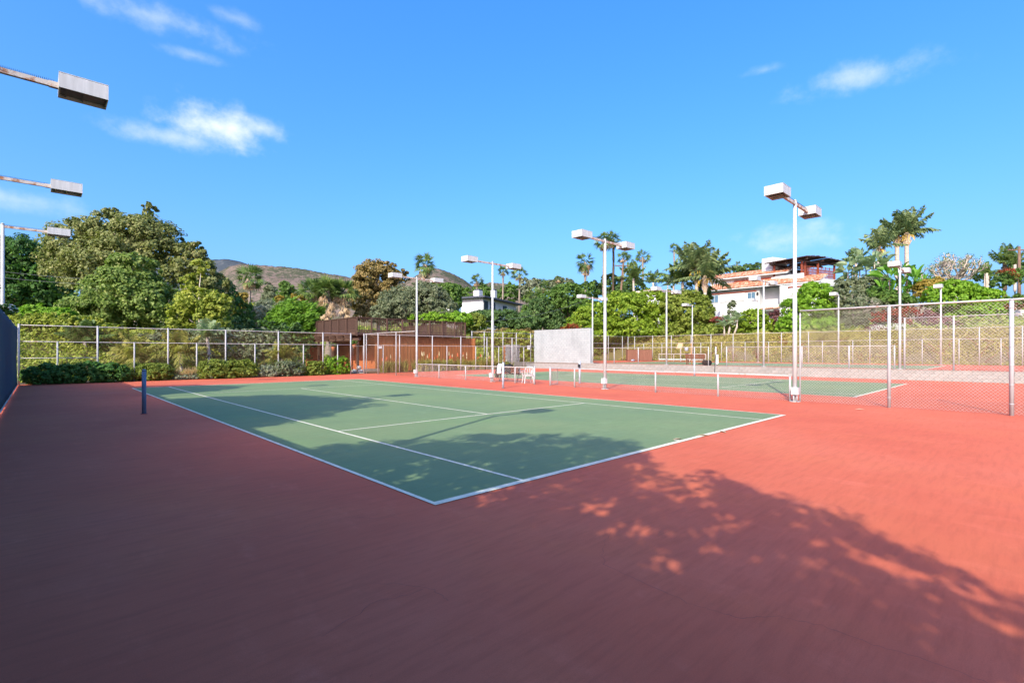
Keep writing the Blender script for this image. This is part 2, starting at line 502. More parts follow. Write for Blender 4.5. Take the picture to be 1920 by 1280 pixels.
class MB:
    def __init__(s, off=(0, 0, 0)):
        s.v = []; s.f = []; s.off = np.array(off, float)

    def add(s, vs, fs):
        n = len(s.v)
        s.v.extend([tuple(np.asarray(v, float) - s.off) for v in vs])
        s.f.extend([tuple(i + n for i in f) for f in fs])

    def box(s, c, size, rz=0.0, taper=1.0):
        hx, hy, hz = size[0] / 2, size[1] / 2, size[2] / 2
        ca, sa = math.cos(rz), math.sin(rz)
        vs = []
        for z, k in ((-hz, 1.0), (hz, taper)):
            for x, y in ((-hx, -hy), (hx, -hy), (hx, hy), (-hx, hy)):
                x, y = x * k, y * k
                vs.append((c[0] + x * ca - y * sa, c[1] + x * sa + y * ca, c[2] + z))
        s.add(vs, [(3, 2, 1, 0), (4, 5, 6, 7), (0, 1, 5, 4), (1, 2, 6, 5), (2, 3, 7, 6), (3, 0, 4, 7)])

    def tube(s, pts, rad, seg=8, cap=True):
        pts = [np.asarray(p, float) for p in pts]
        if isinstance(rad, (int, float)):
            rad = [rad] * len(pts)
        vs = []; fs = []
        for i, p in enumerate(pts):
            t = pts[min(i + 1, len(pts) - 1)] - pts[max(i - 1, 0)]
            t = t / (np.linalg.norm(t) + 1e-9)
            a = np.cross(t, [0, 0, 1.0])
            if np.linalg.norm(a) < 1e-3:
                a = np.array([1.0, 0, 0])
            a /= np.linalg.norm(a)
            b = np.cross(t, a)
            for k in range(seg):
                th = 2 * math.pi * k / seg
                vs.append(p + rad[i] * (math.cos(th) * a + math.sin(th) * b))
        for i in range(len(pts) - 1):
            for k in range(seg):
                k2 = (k + 1) % seg
                fs.append((i * seg + k, i * seg + k2, (i + 1) * seg + k2, (i + 1) * seg + k))
        if cap:
            fs.append(tuple(range(seg))[::-1])
            fs.append(tuple((len(pts) - 1) * seg + k for k in range(seg)))
        s.add(vs, fs)

    def quad(s, a, b, c, d):
        s.add([a, b, c, d], [(0, 1, 2, 3)])

    def mesh(s, name, mat, smooth=False):
        me = bpy.data.meshes.new(name)
        me.from_pydata(s.v, [], s.f)
        me.materials.append(mat)
        if smooth:
            me.polygons.foreach_set('use_smooth', [True] * len(me.polygons))
        me.update()
        return me

    def build(s, name, mat, parent=None, smooth=False, loc=None):
        return place(name, s.mesh(name, mat, smooth), parent, loc)


def np_mesh(name, V, Q, mat):
    """mesh of quads from arrays (n,3) and (m,4)"""
    me = bpy.data.meshes.new(name)
    V = np.ascontiguousarray(V, dtype=np.float32); Q = np.ascontiguousarray(Q, dtype=np.int32)
    me.vertices.add(len(V)); me.vertices.foreach_set('co', V.ravel())
    me.loops.add(Q.size); me.loops.foreach_set('vertex_index', Q.ravel())
    me.polygons.add(len(Q))
    me.polygons.foreach_set('loop_start', np.arange(0, Q.size, 4, dtype=np.int32))
    me.polygons.foreach_set('loop_total', np.full(len(Q), 4, dtype=np.int32))
    me.materials.append(mat)
    me.update(calc_edges=True)
    me.validate()
    return me


def unit(a):
    return a / (np.linalg.norm(a, axis=-1, keepdims=True) + 1e-9)


def leaf_quads(C, N, T, L, Wd):
    """centres, normals, lengthwise directions -> verts, quads (folded diamond leaves)"""
    T = unit(T - (T * N).sum(1, keepdims=True) * N)
    S = np.cross(N, T)
    L = L[:, None]; Wd = Wd[:, None]
    a = C - T * L * 0.5
    b = C + S * Wd * 0.5 + N * Wd * 0.12 - T * L * 0.05
    c = C + T * L * 0.5
    d = C - S * Wd * 0.5 + N * Wd * 0.12 - T * L * 0.05
    V = np.stack([a, b, c, d], 1).reshape(-1, 3)
    Q = np.arange(len(V)).reshape(-1, 4)
    return V, Q


def sphere_core(c, r, rng, nu=9, nv=7):
    V = []; Q = []
    for j in range(nv + 1):
        ph = math.pi * j / nv
        for i in range(nu):
            th = 2 * math.pi * i / nu
            k = 1 + rng.uniform(-0.12, 0.12)
            V.append(c + r * k * np.array([math.sin(ph) * math.cos(th), math.sin(ph) * math.sin(th), math.cos(ph)]))
    for j in range(nv):
        for i in range(nu):
            i2 = (i + 1) % nu
            Q.append((j * nu + i, j * nu + i2, (j + 1) * nu + i2, (j + 1) * nu + i))
    return np.array(V), np.array(Q)


def crown_arrays(blobs, nclump, nleaf, leaf, rng, lc=0.2, aspect=0.6, lean=None, core=0.0, up=0.35, shell=0.7, keep=0.55, zmin=-0.5):
    """blobs: list of (centre, radii). Clumps of leaves over the union of the blobs."""
    cs = np.array([b[0] for b in blobs]); rs = np.array([b[1] for b in blobs])
    w = (rs[:, 0] * rs[:, 2] + rs[:, 0] * rs[:, 1] + rs[:, 1] * rs[:, 2]); w = w / w.sum()
    n0 = nclump * 2
    idx = rng.choice(len(blobs), n0, p=w)
    d = unit(rng.normal(size=(n0, 3)))
    flip = (d[:, 2] < zmin); d[flip, 2] *= -1
    p = cs[idx] + rs[idx] * d * (shell + (1.02 - shell) * rng.random((n0, 1)) ** 0.6)
    inside = np.zeros(n0, bool)
    for k in range(len(blobs)):
        q = (p - cs[k]) / rs[k]
        inside |= ((q ** 2).sum(1) < keep ** 2) & (idx != k)
    p = p[~inside][:nclump]; d = d[~inside][:nclump]; ii = idx[~inside][:nclump]
    nc = len(p)
    per = max(1, nleaf // nc)
    rc = lc * np.minimum(rs[ii].mean(1), rs[ii].min(1) * 1.5) * rng.uniform(0.55, 1.35, nc)
    d2 = unit(rng.normal(size=(nc, per, 3)) + 0.45 * d[:, None, :] + np.array([0, 0, 0.25]))
    rad = rc[:, None, None] * (rng.random((nc, per, 1)) ** 0.45) * np.array([1.15, 1.15, 0.85])
    if lean is not None:
        ln = np.asarray(lean, float)
        C = p[:, None, :] + d2 * rad * 0.45 + ln * rc[:, None, None] * rng.uniform(-0.3, 1.9, (nc, per, 1))
    else:
        C = p[:, None, :] + d2 * rad
    C = C.reshape(-1, 3)
    D1 = np.repeat(d, per, 0); D2 = d2.reshape(-1, 3)
    N = unit(0.7 * D2 + 0.45 * D1 + np.array([0, 0, up]) + 0.55 * rng.normal(size=C.shape))
    T = rng.normal(size=C.shape) + np.array([0, 0, -0.5])
    if lean is not None:
        T = T * 0.4 + np.asarray(lean, float) * 1.6
    L = leaf * rng.uniform(0.65, 1.35, len(C))
    V, Q = leaf_quads(C, N, T, L, L * aspect)
    if core > 0:
        Vs = [V]; Qs = [Q]; n = len(V)
        for c, r in blobs:
            r = np.asarray(r)
            m = int(min(2600, 10.0 * (r[0] * r[2] + r[0] * r[1] + r[1] * r[2]) / 3 / (leaf * leaf * aspect * 2.2)))
            dd = unit(rng.normal(size=(m, 3)))
            cc = np.asarray(c) + r * dd * core * rng.uniform(0.78, 1.12, (m, 1))
            nn = unit(dd + 0.55 * rng.normal(size=(m, 3)))
            ll = leaf * 1.6 * rng.uniform(.6, 1.3, m)
            v, q = leaf_quads(cc, nn, rng.normal(size=(m, 3)), ll, ll * max(aspect, .5))
            Vs.append(v); Qs.append(q + n); n += len(v)
        V = np.concatenate(Vs); Q = np.concatenate(Qs)
    return V, Q


def terr(x, y):
    def ss(t):
        t = min(1, max(0, t)); return t * t * (3 - 2 * t)
    z = -0.06
    z += 0.55 * ss((x - 34.3) / 1.2) * ss((40 - y) / 3)
    b1 = 3.1 * ss((x - 51.6) / 6.0) * ss((y + 60) / 20)
    b2 = 3.0 * ss((y - 32.0) / 9.0) * (1 - ss((x - 5) / 8))
    b5 = 2.2 * ss((y - 34.5) / 6.0) * ss((x - 27.5) / 3.0) * (1 - ss((x - 46) / 6))
    z += max(b1, b2, b5)
    z += max(0.09 * max(0, y - 46), 0.09 * max(0, x - 58))
    return z


def plant(name, label, cat, d, blobs, leaf, nclump, nleaf, mat, group=None, trunk=None, core=0.72, seed=None, deep=0.85, limbs=4, extra=None, tr=0.25, part_name='crown', **kw):
    """shrub or tree: blobs are (photo x, photo y, half width, half height[, extra depth]) at depth d"""
    rng = np.random.default_rng(seed if seed is not None else abs(hash_str(label)) % 100000)
    bl = []
    for b in blobs:
        dd = d + (b[4] if len(b) > 4 else 0)
        c = at(b[0], b[1], dd)
        rx, rz = b[2] * dd / FPX, b[3] * dd / FPX
        bl.append((c, np.array([rx, rx * deep, rz])))
    cx = np.average([b[0][0] for b in bl], weights=[b[1][0] for b in bl])
    cy = np.average([b[0][1] for b in bl], weights=[b[1][0] for b in bl])
    base = np.array([cx, cy, terr(cx, cy)])
    root = thing(name, label, cat, base, group)
    bl2 = [(c - base, r) for c, r in bl]
    V, Q = crown_arrays(bl2, nclump, nleaf, leaf, rng, core=core, **kw)
    place(part_name, np_mesh(part_name, V, Q, F[mat] if isinstance(mat, str) else mat), root)
    if trunk:
        mb = MB()
        top = max(bl2, key=lambda b: b[1][0])[0]
        mb.tube([(0, 0, -0.3), (0.05, 0.02, top[2] * 0.3), top * np.array([.5, .5, .6]), top], [tr * 1.3, tr, tr * .75, tr * .4], 8)
        st = top * np.array([.3, .3, .45])
        for c, r in bl2[:limbs + 3]:
            mid = (st + c) / 2 + rng.normal(size=3) * 0.15 * r
            mb.tube([st, mid, c + r * np.array([0, 0, .4])], [tr * .6, tr * .4, tr * .12], 6)
        mb.build('trunk', M[trunk], root, True)
    return root, bl2, base


def hash_str(s):
    h = 0
    for ch in s:
        h = (h * 131 + ord(ch)) % 1000003
    return h


def chain_link(L, H, z0, mat_wire, sp=0.072, r=0.0016):
    """woven wire as crossing diagonals: local x along the fence, z up, real round-ish wires"""
    segs = []
    for fam, off in ((1, 0.002), (-1, -0.002)):
        c = -H + sp * 0.5
        while c < L:
            x0, zz0, x1, zz1 = c, 0.0, c + H, H
            if x0 < 0: zz0 += -x0; x0 = 0
            if x1 > L: zz1 -= (x1 - L); x1 = L
            if x1 > x0 + 0.01:
                if fam == 1: segs.append((x0, off, z0 + zz0, x1, off, z0 + zz1))
                else: segs.append((x0, off, z0 + H - zz0, x1, off, z0 + H - zz1))
            c += sp
    S = np.array(segs)
    A, B = S[:, :3], S[:, 3:]
    T = unit(B - A)
    n1 = np.tile(np.array([[0, 1.0, 0]]), (len(S), 1)); n2 = np.cross(T, n1)
    V = []
    for P in (A, B):
        for k in range(3):
            th = 2 * math.pi * k / 3
            V.append(P + r * (math.cos(th) * n1 + math.sin(th) * n2))
    V = np.stack(V, 1).reshape(-1, 3)
    b = (np.arange(len(S)) * 6)[:, None]
    Q = np.concatenate([b + np.array([[k, (k + 1) % 3, 3 + (k + 1) % 3, 3 + k]]) for k in range(3)], 0)
    return np_mesh('chain_link', V, Q, mat_wire)


POST_CACHE = {}


def post_mesh(h, r, bands=0, mat='post'):
    key = (round(h, 3), r, bands, mat)
    if key not in POST_CACHE:
        mb = MB()
        mb.tube([(0, 0, -0.05), (0, 0, h)], r, 10)
        mb.tube([(0, 0, h), (0, 0, h + r * 0.5), (0, 0, h + r * 0.95)], [r * 1.18, r * 1.12, r * .45], 10)
        for k in range(bands):
            z = h * (k + 0.6) / bands
            mb.tube([(0, 0, z - 0.012), (0, 0, z + 0.012)], r * 1.1, 10)
        POST_CACHE[key] = mb.mesh('post', M[mat], True)
    return POST_CACHE[key]


def fence(name, label, p0, p1, z0, posts, rails, H, wire='wire', group=None, z_mesh=0.03, sp=0.072, wr=0.0017, cat='fence', rail_r=0.021, spans=None):
    p0 = np.array(p0, float); p1 = np.array(p1, float)
    L = float(np.linalg.norm(p1 - p0)); a = math.atan2(p1[1] - p0[1], p1[0] - p0[0])
    root = thing(name, label, cat, (p0[0], p0[1], z0), group, a)
    for t, h, r, bands in posts:
        place('post', post_mesh(h, r, bands), root, (t, 0, 0))
    for nm, z, t0, t1 in rails:
        mb = MB(); n = max(2, int((t1 - t0) / 2.5))
        rr = random.Random(int(z * 100 + t0 * 7))
        mb.tube([(t0 + (t1 - t0) * i / n, 0, z + rr.uniform(-.008, .008)) for i in range(n + 1)], rail_r, 8)
        mb.build(nm, M['rail'], root, True)
    for (t0, t1) in (spans or [(0, L)]):
        o = place('chain_link', chain_link(t1 - t0, H - z_mesh, z_mesh, M[wire], sp, wr), root, (t0, 0.03, 0))
        o['kind'] = 'stuff'
    return root


# ------------------------------------------------------------------ terrain, hills and ground
def structure(name, me, loc=None):
    o = place(name, me, None, loc)
    o['kind'] = 'structure'
    return o


mb = MB()
mb.add([(5000 * math.cos(2 * math.pi * k / 48), 5000 * math.sin(2 * math.pi * k / 48), -0.6) for k in range(48)], [tuple(range(48))])
structure('ground', mb.mesh('ground', M['terrain']))
xs = np.arange(-90, 200.1, 2.0); ys = np.arange(-90, 200.1, 2.0)
rr = np.random.default_rng(3)
V = np.array([[x, y, terr(x, y) + (0.12 * rr.normal() if (y > 33 or x > 52 or x < -8) else 0)] for y in ys for x in xs])
nx = len(xs)
Q = np.array([(j * nx + i, j * nx + i + 1, (j + 1) * nx + i + 1, (j + 1) * nx + i) for j in range(len(ys) - 1) for i in range(nx - 1)])
structure('hillside', np_mesh('hillside', V, Q, M['terrain']))


def mountain(name, mat, prof, d0, d1, seed, rough):
    rng = np.random.default_rng(seed)
    px = np.arange(prof[0][0], prof[-1][0] + 1, 3.0)
    top = np.interp(px, [p[0] for p in prof], [p[1] for p in prof])
    n = 46
    ph = rng.uniform(0, 6.28, (6, 2)); fr = rng.uniform(0.01, 0.05, (6, 2))
    V = []
    for j in range(n + 1):
        t = j / n
        for i, p in enumerate(px):
            d = d0 + (d1 - d0) * min(t / 0.85, 1.25)
            w = at(p, HOR, d)
            zt = (HOR - top[i]) * d1 / FPX
            s = min(t / 0.85, 1.0)
            z = zt * (s ** 1.15) if t <= 0.85 else zt * (1 - 3.0 * (t - 0.85) ** 1.0)
            g = sum(math.sin(w[0] * fr[k, 0] + w[1] * fr[k, 1] + ph[k, 0]) for k in range(6)) / 6
            z += rough * (g * 1.2 * (1 - abs(2 * s - 1)) + rng.normal() * 0.035) 
            V.append((w[0], w[1], z))
    m = len(px)
    Q = np.array([(j * m + i, j * m + i + 1, (j + 1) * m + i + 1, (j + 1) * m + i) for j in range(n) for i in range(m - 1)])
    return structure(name, np_mesh(name, np.array(V), Q, mat))


mountain('far_hill', M['mount_far'], [(150, 540), (250, 505), (330, 492), (400, 485.5), (425, 484.5), (450, 489), (480, 500), (540, 540), (600, 600)], 1200, 1800, 5, 10)
mountain('brown_hill', M['mount'], [(300, 560), (360, 530), (400, 512), (430, 497), (455, 492.5), (480, 494), (520, 496.5), (560, 500.5), (600, 508), (640, 514.5), (672, 521), (700, 526), (730, 530), (757, 527), (780, 515), (800, 502), (815, 500), (830, 503), (850, 511), (870, 522), (885, 533), (905, 531), (918, 527), (940, 529), (962, 531), (1000, 545), (1060, 570)], 330, 700, 8, 10)

# ------------------------------------------------------------------ court surfaces
XL, XD, XR, XF = -3.9, 15.05, 33.7, 51.3
YB, YF = -9.0, 30.75


def sheet(name, mat, rects, z):
    mb = MB()
    for x0, y0, x1, y1 in rects:
        mb.quad((x0, y0, z), (x1, y0, z), (x1, y1, z), (x0, y1, z))
    return structure(name, mb.mesh(name, mat))


sheet('court_floor', M['red'], [(XL, YB, XR, YF)], 0.0)
mb = MB(); mb.box(((34.0 + XF) / 2, (YB + 31.2) / 2, 0.3), (XF - 34.0, 31.2 - YB, 0.6))
structure('upper_court_floor', mb.mesh('upper_court_floor', M['red']))


def court(x0, y0, z, w=0.055, base_w=0.10):
    Wd, Ln = 10.97, 23.77
    sheet('court_surface', M['green'], [(x0, y0, x0 + Wd, y0 + Ln)], z + 0.004)
    R = []
    R.append((x0, y0, x0 + w, y0 + Ln)); R.append((x0 + Wd - w, y0, x0 + Wd, y0 + Ln))
    R.append((x0 + w, y0, x0 + Wd - w, y0 + base_w)); R.append((x0 + w, y0 + Ln - base_w, x0 + Wd - w, y0 + Ln))
    s0, s1 = x0 + 1.37, x0 + Wd - 1.37
    R.append((s0, y0 + base_w, s0 + w, y0 + Ln - base_w)); R.append((s1 - w, y0 + base_w, s1, y0 + Ln - base_w))
    for yy in (y0 + 5.485, y0 + Ln - 5.485):
        R.append((s0 + w, yy - w / 2, s1 - w, yy + w / 2))
    cx = x0 + Wd / 2
    R.append((cx - w / 2, y0 + 5.485 + w / 2, cx + w / 2, y0 + Ln - 5.485 - w / 2))
    R.append((cx - w / 2, y0 + base_w, cx + w / 2, y0 + base_w + 0.1)); R.append((cx - w / 2, y0 + Ln - base_w - 0.1, cx + w / 2, y0 + Ln - base_w))
    sheet('court_lines', M['line'], R, z + 0.008)


court(0, 0, 0.0)
court(18.35, 0, 0.0)
court(35.6, 0, 0.6)


def crack(pts, w, z=0.0105, seed=0, jit=0.02, sub=7):
    w *= .6
    rng = np.random.default_rng(seed)
    P = []
    for a, b in zip(pts[:-1], pts[1:]):
        for k in range(sub):
            P.append(np.array(a) + (np.array(b) - np.array(a)) * k / sub + rng.normal(size=2) * jit)
    P.append(np.array(pts[-1]))
    P = np.array(P); T = unit(np.gradient(P, axis=0)); Nn = np.stack([-T[:, 1], T[:, 0]], 1)
    ww = w * rng.uniform(0.35, 1.0, (len(P), 1))
    A = P + Nn * ww / 2; B = P - Nn * ww / 2
    mb = MB()
    for i in range(len(P) - 1):
        mb.quad((*A[i], z), (*A[i + 1], z), (*B[i + 1], z), (*B[i], z))
    structure('floor_crack', mb.mesh('floor_crack', M['crack']))


crack([(0.07, -2.12), (0.02, -2.6), (-0.01, -2.92), (0.05, -3.16), (0.24, -3.31), (0.31, -3.52), (0.30, -3.81), (0.34, -4.01), (0.30, -4.3)], 0.006, seed=1, jit=0.008)
crack([(0.75, -1.72), (0.4, -1.9), (0.07, -2.12)], 0.004, seed=9, jit=0.01)
crack([(-3.8, 12.9), (-1.34, 12.25), (-0.07, 12.58), (1.31, 13.0), (2.65, 12.8), (5.5, 12.7), (9, 12.95), (12, 12.6)], 0.022, seed=2, jit=0.03)
crack([(-3.8, 14.6), (-1.5, 14.9), (1.2, 14.7), (3.4, 15.0), (6, 14.9)], 0.016, seed=3, jit=0.03)
crack([(-1.35, -1.2), (-1.22, -1.32), (-1.1, -1.55), (-1.12, -1.75)], 0.005, seed=4, jit=0.008)
crack([(-2.1, 0.6), (-1.5, 0.2), (-0.9, 0.35), (-0.5, -0.1)], 0.005, seed=5, jit=0.02)
crack([(-1.9, -1.6), (-1.5, -1.45), (-1.15, -1.5)], 0.005, seed=6, jit=0.012)
crack([(-3.6, 5.2), (-2.2, 5.0), (-0.8, 5.3), (0.8, 5.0), (2.4, 5.25)], 0.009, seed=7, jit=0.03)
crack([(-3.6, 8.2), (-2.4, 8.5), (-0.6, 8.2)], 0.01, seed=8, jit=0.03)

# planting strip and kerb behind the court
mb = MB(); mb.quad((-3.9, 30.76, 0.012), (33.6, 30.76, 0.012), (33.6, 33.4, 0.02), (-3.9, 33.4, 0.02))
structure('planting_bed', mb.mesh('planting_bed', M['dirt']))

# ------------------------------------------------------------------ retaining wall and practice wall
rw = thing('retaining_wall', 'long low stained concrete block retaining wall holding up the upper court', 'wall', (33.7, YB, 0))
mb = MB(); mb.box((0.17, (32.0 - YB) / 2, 0.285), (0.26, 32.0 - YB, 0.57))
mb.build('wall_core', M['mortar'], rw)
mbb = MB(); mbb.box((0, 0, 0), (0.06, 0.388, 0.186)); bme = mbb.mesh('block', M['rblock'])
rb = random.Random(2)
nb = 0
for row in range(3):
    y = 0.0 - (0.2 if row % 2 else 0)
    while y < 33.2:
        if y > 1.2:
            place('block', bme, rw, (0.022 + rb.uniform(-.004, .004), y + 0.2, 0.1 + row * 0.193))
            nb += 1
        y += 0.4
mb = MB(); mb.box((0.15, (32.0 - YB) / 2, 0.594), (0.34, 32.0 - YB, 0.05)); mb.build('cap', M['curb'], rw)

pw = thing('practice_wall', 'tall white painted concrete block practice wall on the retaining wall', 'wall', (33.72, 23.75, 0.62))
mb = MB(); mb.box((0.12, 3.53, 1.6), (0.17, 7.03, 3.2)); mb.build('wall_core', M['mortar'], pw)
mb = MB()
for row in range(16):
    n = 18
    for k in range(n + 1):
        y0 = k * 0.398 - (0.199 if row % 2 else 0); y1 = y0 + 0.380
        y0, y1 = max(0.0, y0), min(7.05, y1)
        if y1 - y0 < 0.05: continue
        mb.box((0.024 + rb.uniform(-.003, .003), (y0 + y1) / 2, 0.1 + row * 0.2), (0.03, y1 - y0, 0.184))
o = mb.build('blocks', M['block'], pw); o['kind'] = 'stuff'
mb = MB(); mb.box((0.11, 3.53, 3.22), (0.24, 7.1, 0.05)); mb.build('cap', M['block'], pw)
mb = MB(); mb.box((0.1, -0.06, 1.6), (0.26, 0.1, 3.2)); mb.build('end_pier', M['block'], pw)

# ------------------------------------------------------------------ fences
T3, T2, RP = 3.02, 2.17, 0.03
far_post = 0.028
tall = lambda ts, h=T3, r=0.03, b=0: [(t, h, r, b) for t in ts]

# tall divider nearest to the camera: X = 15.05, from the first light towards the near end
fence('chain_link_fence', 'tall pale chain link fence with broad open diamonds beside the biggest court light', (XD, 0.86), (XD, -9.0), 0,
      [(0.0, 2.9, 0.024, 12), (2.36, 2.97, 0.043, 6), (4.9, 2.97, 0.047, 6), (7.4, 2.97, 0.047, 6), (9.8, 2.97, 0.043, 6)], [('top_rail', 2.99, 0, 9.86)], 2.95, rail_r=0.028, sp=0.086, wr=0.0021)
# low divider with a gate gap
lowp = lambda ts, h=0.84, r=0.034: [(t, h, r, 0) for t in ts]
fence('low_fence', 'low white pipe and mesh fence from the biggest light to the open low gate', (XD, 1.14), (XD, 11.88), 0,
      lowp([0.02, 2.44, 5.0, 9.2]) + [(10.72, 0.88, 0.045, 0)], [('top_rail', 0.85, 0, 10.72)], 0.84, rail_r=0.024)
fence('low_fence', 'low white pipe and mesh fence running behind the white chair and the draped bench', (XD, 12.93), (XD, 23.72), 0,
      [(0, 0.9, 0.045, 0)] + lowp([1.4, 3.15, 5.57, 8.24]), [('top_rail', 0.85, 0, 10.79)], 0.84, rail_r=0.024)
fence('chain_link_fence', 'short tall stretch of chain link from the farthest divider light back to the corner', (XD, 23.95), (XD, 30.66), 0,
      tall([2.36, 4.9, 6.7], r=0.036), [('top_rail', 3.03, 0, 6.7)], 3.0, 'wire_rust')
# back fence, first court
bt = [-0.72, 2.47, 5.49, 8.66, 11.71]; bs = [-2.33, 0.88, 3.92, 7.20, 10.33, 12.80]
x0 = -3.78
fence('chain_link_fence', 'rusty mesh back fence with alternating tall and short posts behind the clipped hedges', (x0, 30.7), (13.81, 30.7), 0,
      tall([0.02] + [b - x0 for b in bt] + [13.81 - x0], r=0.042) + [(b - x0, T2, 0.036, 0) for b in bs],
      [('top_rail', T3 - .02, 0, 13.81 - x0), ('middle_rail', T2, 0, 13.81 - x0), ('lower_rail', 1.33, 0, 3.06)], T3 - .03, 'wire_rust')
gate = thing('pedestrian_gate', 'narrow white framed mesh gate standing ajar beside the orange hut', 'gate', (14.82, 30.72, 0), None, math.radians(115))
mb = MB(); mb.tube([(0, 0, .05), (0, 0, 2.1), (0.95, 0, 2.1), (0.95, 0, .05), (0, 0, .05)], 0.021, 6); mb.build('gate_frame', M['rail'], gate, True)
o = place('chain_link', chain_link(0.93, 2.0, 0.07, M['wire_rust']), gate); o['kind'] = 'stuff'
# back fence, second court
bt2 = [14.88, 17.96, 21.12, 24.16, 27.23, 30.47]; bs2 = [16.5, 19.55, 22.64, 25.88, 28.71, 32.1]
fence('chain_link_fence', 'mesh back fence in front of the red brown hut wall and flower bed', (14.88, 30.7), (33.6, 30.7), 0,
      tall([b - 14.88 for b in bt2], r=0.04) + [(b - 14.88, T2, 0.034, 0) for b in bs2],
      [('top_rail', T3 - .02, 0, 18.72), ('middle_rail', T2, 0, 18.72)], T3 - .03, 'wire_rust', spans=[(0.0, 18.72)])
# low fence and tall fence along the retaining wall
XW = 33.95
fence('low_fence', 'low white mesh fence on the retaining wall in front of the brown storage bins', (XW, 23.6), (XW, 12.6), 0.62,
      [(t, 1.4, 0.04, 0) for t in (0.05, 2.4, 4.85, 9.85, 10.97)], [('top_rail', 1.40, 0, 10.97)], 1.38, 'wire_rust', rail_r=0.02)
fence('low_fence', 'low white mesh fence on the retaining wall between the two lights below the tiled house', (XW, 11.25), (XW, 1.2), 0.62,
      [(t, 1.4, 0.042, 0) for t in (0.0, 5.03, 7.7, 10.0)], [('top_rail', 1.40, 0, 10.05)], 1.38, 'wire', rail_r=0.02)
fence('chain_link_fence', 'tall white mesh fence standing on the retaining wall beyond the bent floor shadows', (XW, 0.8), (XW, -9.0), 0.62,
      tall([0.03, 2.2, 4.45, 6.8, 9.4], 3.02, 0.042), [('top_rail', 3.02, 0, 9.8)], 3.0, 'wire')
# far fence along the bank
XFf = 51.0
ft = [30.9, 29.93, 27.42, 24.95, 22.5, 20.18, 17.75, 12.96, 10.53, 5.62, 3.19, -1.55, -3.94, -6.3, -8.8]
fs_ = [28.64, 26.18, 23.82, 21.35, 19.0, 16.5, 14.17, 9.35, 6.91, 1.97, -0.35, -2.78, -5.2, -7.6]
fence('chain_link_fence', 'long mesh fence along the far side of the upper court against the ivy bank', (XFf, 30.9), (XFf, -9.0), 0.6,
      tall([30.9 - y for y in ft], 3.0, 0.036) + [(30.9 - y, 2.1, 0.032, 0) for y in fs_],
      [('top_rail', 2.98, 0, 39.9), ('middle_rail', 2.1, 0, 39.9)], 2.97, 'wire_rust', rail_r=0.018, wr=0.0024)
fence('chain_link_fence', 'mesh fence at the head of the upper court behind the practice wall', (34.3, 31.0), (51.0, 31.0), 0.6,
      tall([0.2, 3.2, 6.3, 9.5, 12.6, 15.6], 3.0, 0.036), [('top_rail', 2.98, 0, 16.7), ('middle_rail', 2.1, 0, 16.7)], 2.97, 'wire_rust', rail_r=0.018, wr=0.0024)
fence('chain_link_fence', 'raised mesh fence with a small white notice beside the end of the practice wall', (28.0, 34.0), (37.2, 34.0), 0.6,
      tall([0.1, 1.72, 4.3, 6.26, 8.49, 9.1], 3.1, 0.045), [('top_rail', 3.08, 0, 9.2), ('middle_rail', 1.7, 4.3, 9.2)], 3.05, 'wire_rust')
mb = MB(); mb.box((36.1, 33.92, 2.15), (0.42, 0.02, 0.45))
tag(mb.build('notice_sign', M['sign']), 'small blank white notice wired to the raised mesh fence', 'sign')

# windscreen fence on the long side
wf = thing('windscreen_fence', 'navy fabric windscreen on the side fence at the edge of the photo', 'fence', (-3.82, -8.0, 0))
mb = MB()
rngw = np.random.default_rng(4)
NY, NZ = 130, 12
vs = []
for i in range(NY + 1):
    y = 38.0 * i / NY
    for j in range(NZ + 1):
        z = 0.04 + 2.82 * j / NZ
        top_sag = -0.05 * abs(math.sin(y * 1.03)) if j == NZ else 0
        x = 0.02 + 0.012 * math.sin(y * 2.1 + z * 0.8) + 0.012 * math.sin(y * 0.7 - z * 2.2) + 0.004 * rngw.normal()
        vs.append((x, y, z + top_sag))
fs = [(i * (NZ + 1) + j, (i + 1) * (NZ + 1) + j, (i + 1) * (NZ + 1) + j + 1, i * (NZ + 1) + j + 1) for i in range(NY) for j in range(NZ)]
mb.add(vs, fs)
o = mb.build('windscreen', M['screen'], wf, True)
sm = o.modifiers.new('thickness', 'SOLIDIFY'); sm.thickness = 0.004
for k in range(14):
    place('post', post_mesh(2.9, 0.036), wf, (-0.06, 38.6 - k * 3.0, 0))
mb = MB(); mb.tube([(-0.06, 0, 2.9), (-0.06, 38.6, 2.9)], 0.022, 8); mb.build('top_rail', M['rail'], wf, True)
mb = MB(); mb.tube([(0.03, 0, 0.05), (0.03, 38.4, 0.05)], 0.022, 8); mb.build('bottom_rail', M['rail'], wf, True)
mb = MB()
for k in range(60):
    y = 0.3 + k * 0.64
    mb.tube([(-0.085, y, 2.88), (-0.06, y, 2.93), (-0.03, y, 2.86)], 0.008, 5)
o = mb.build('ties', M['iron'], wf); o['kind'] = 'stuff'


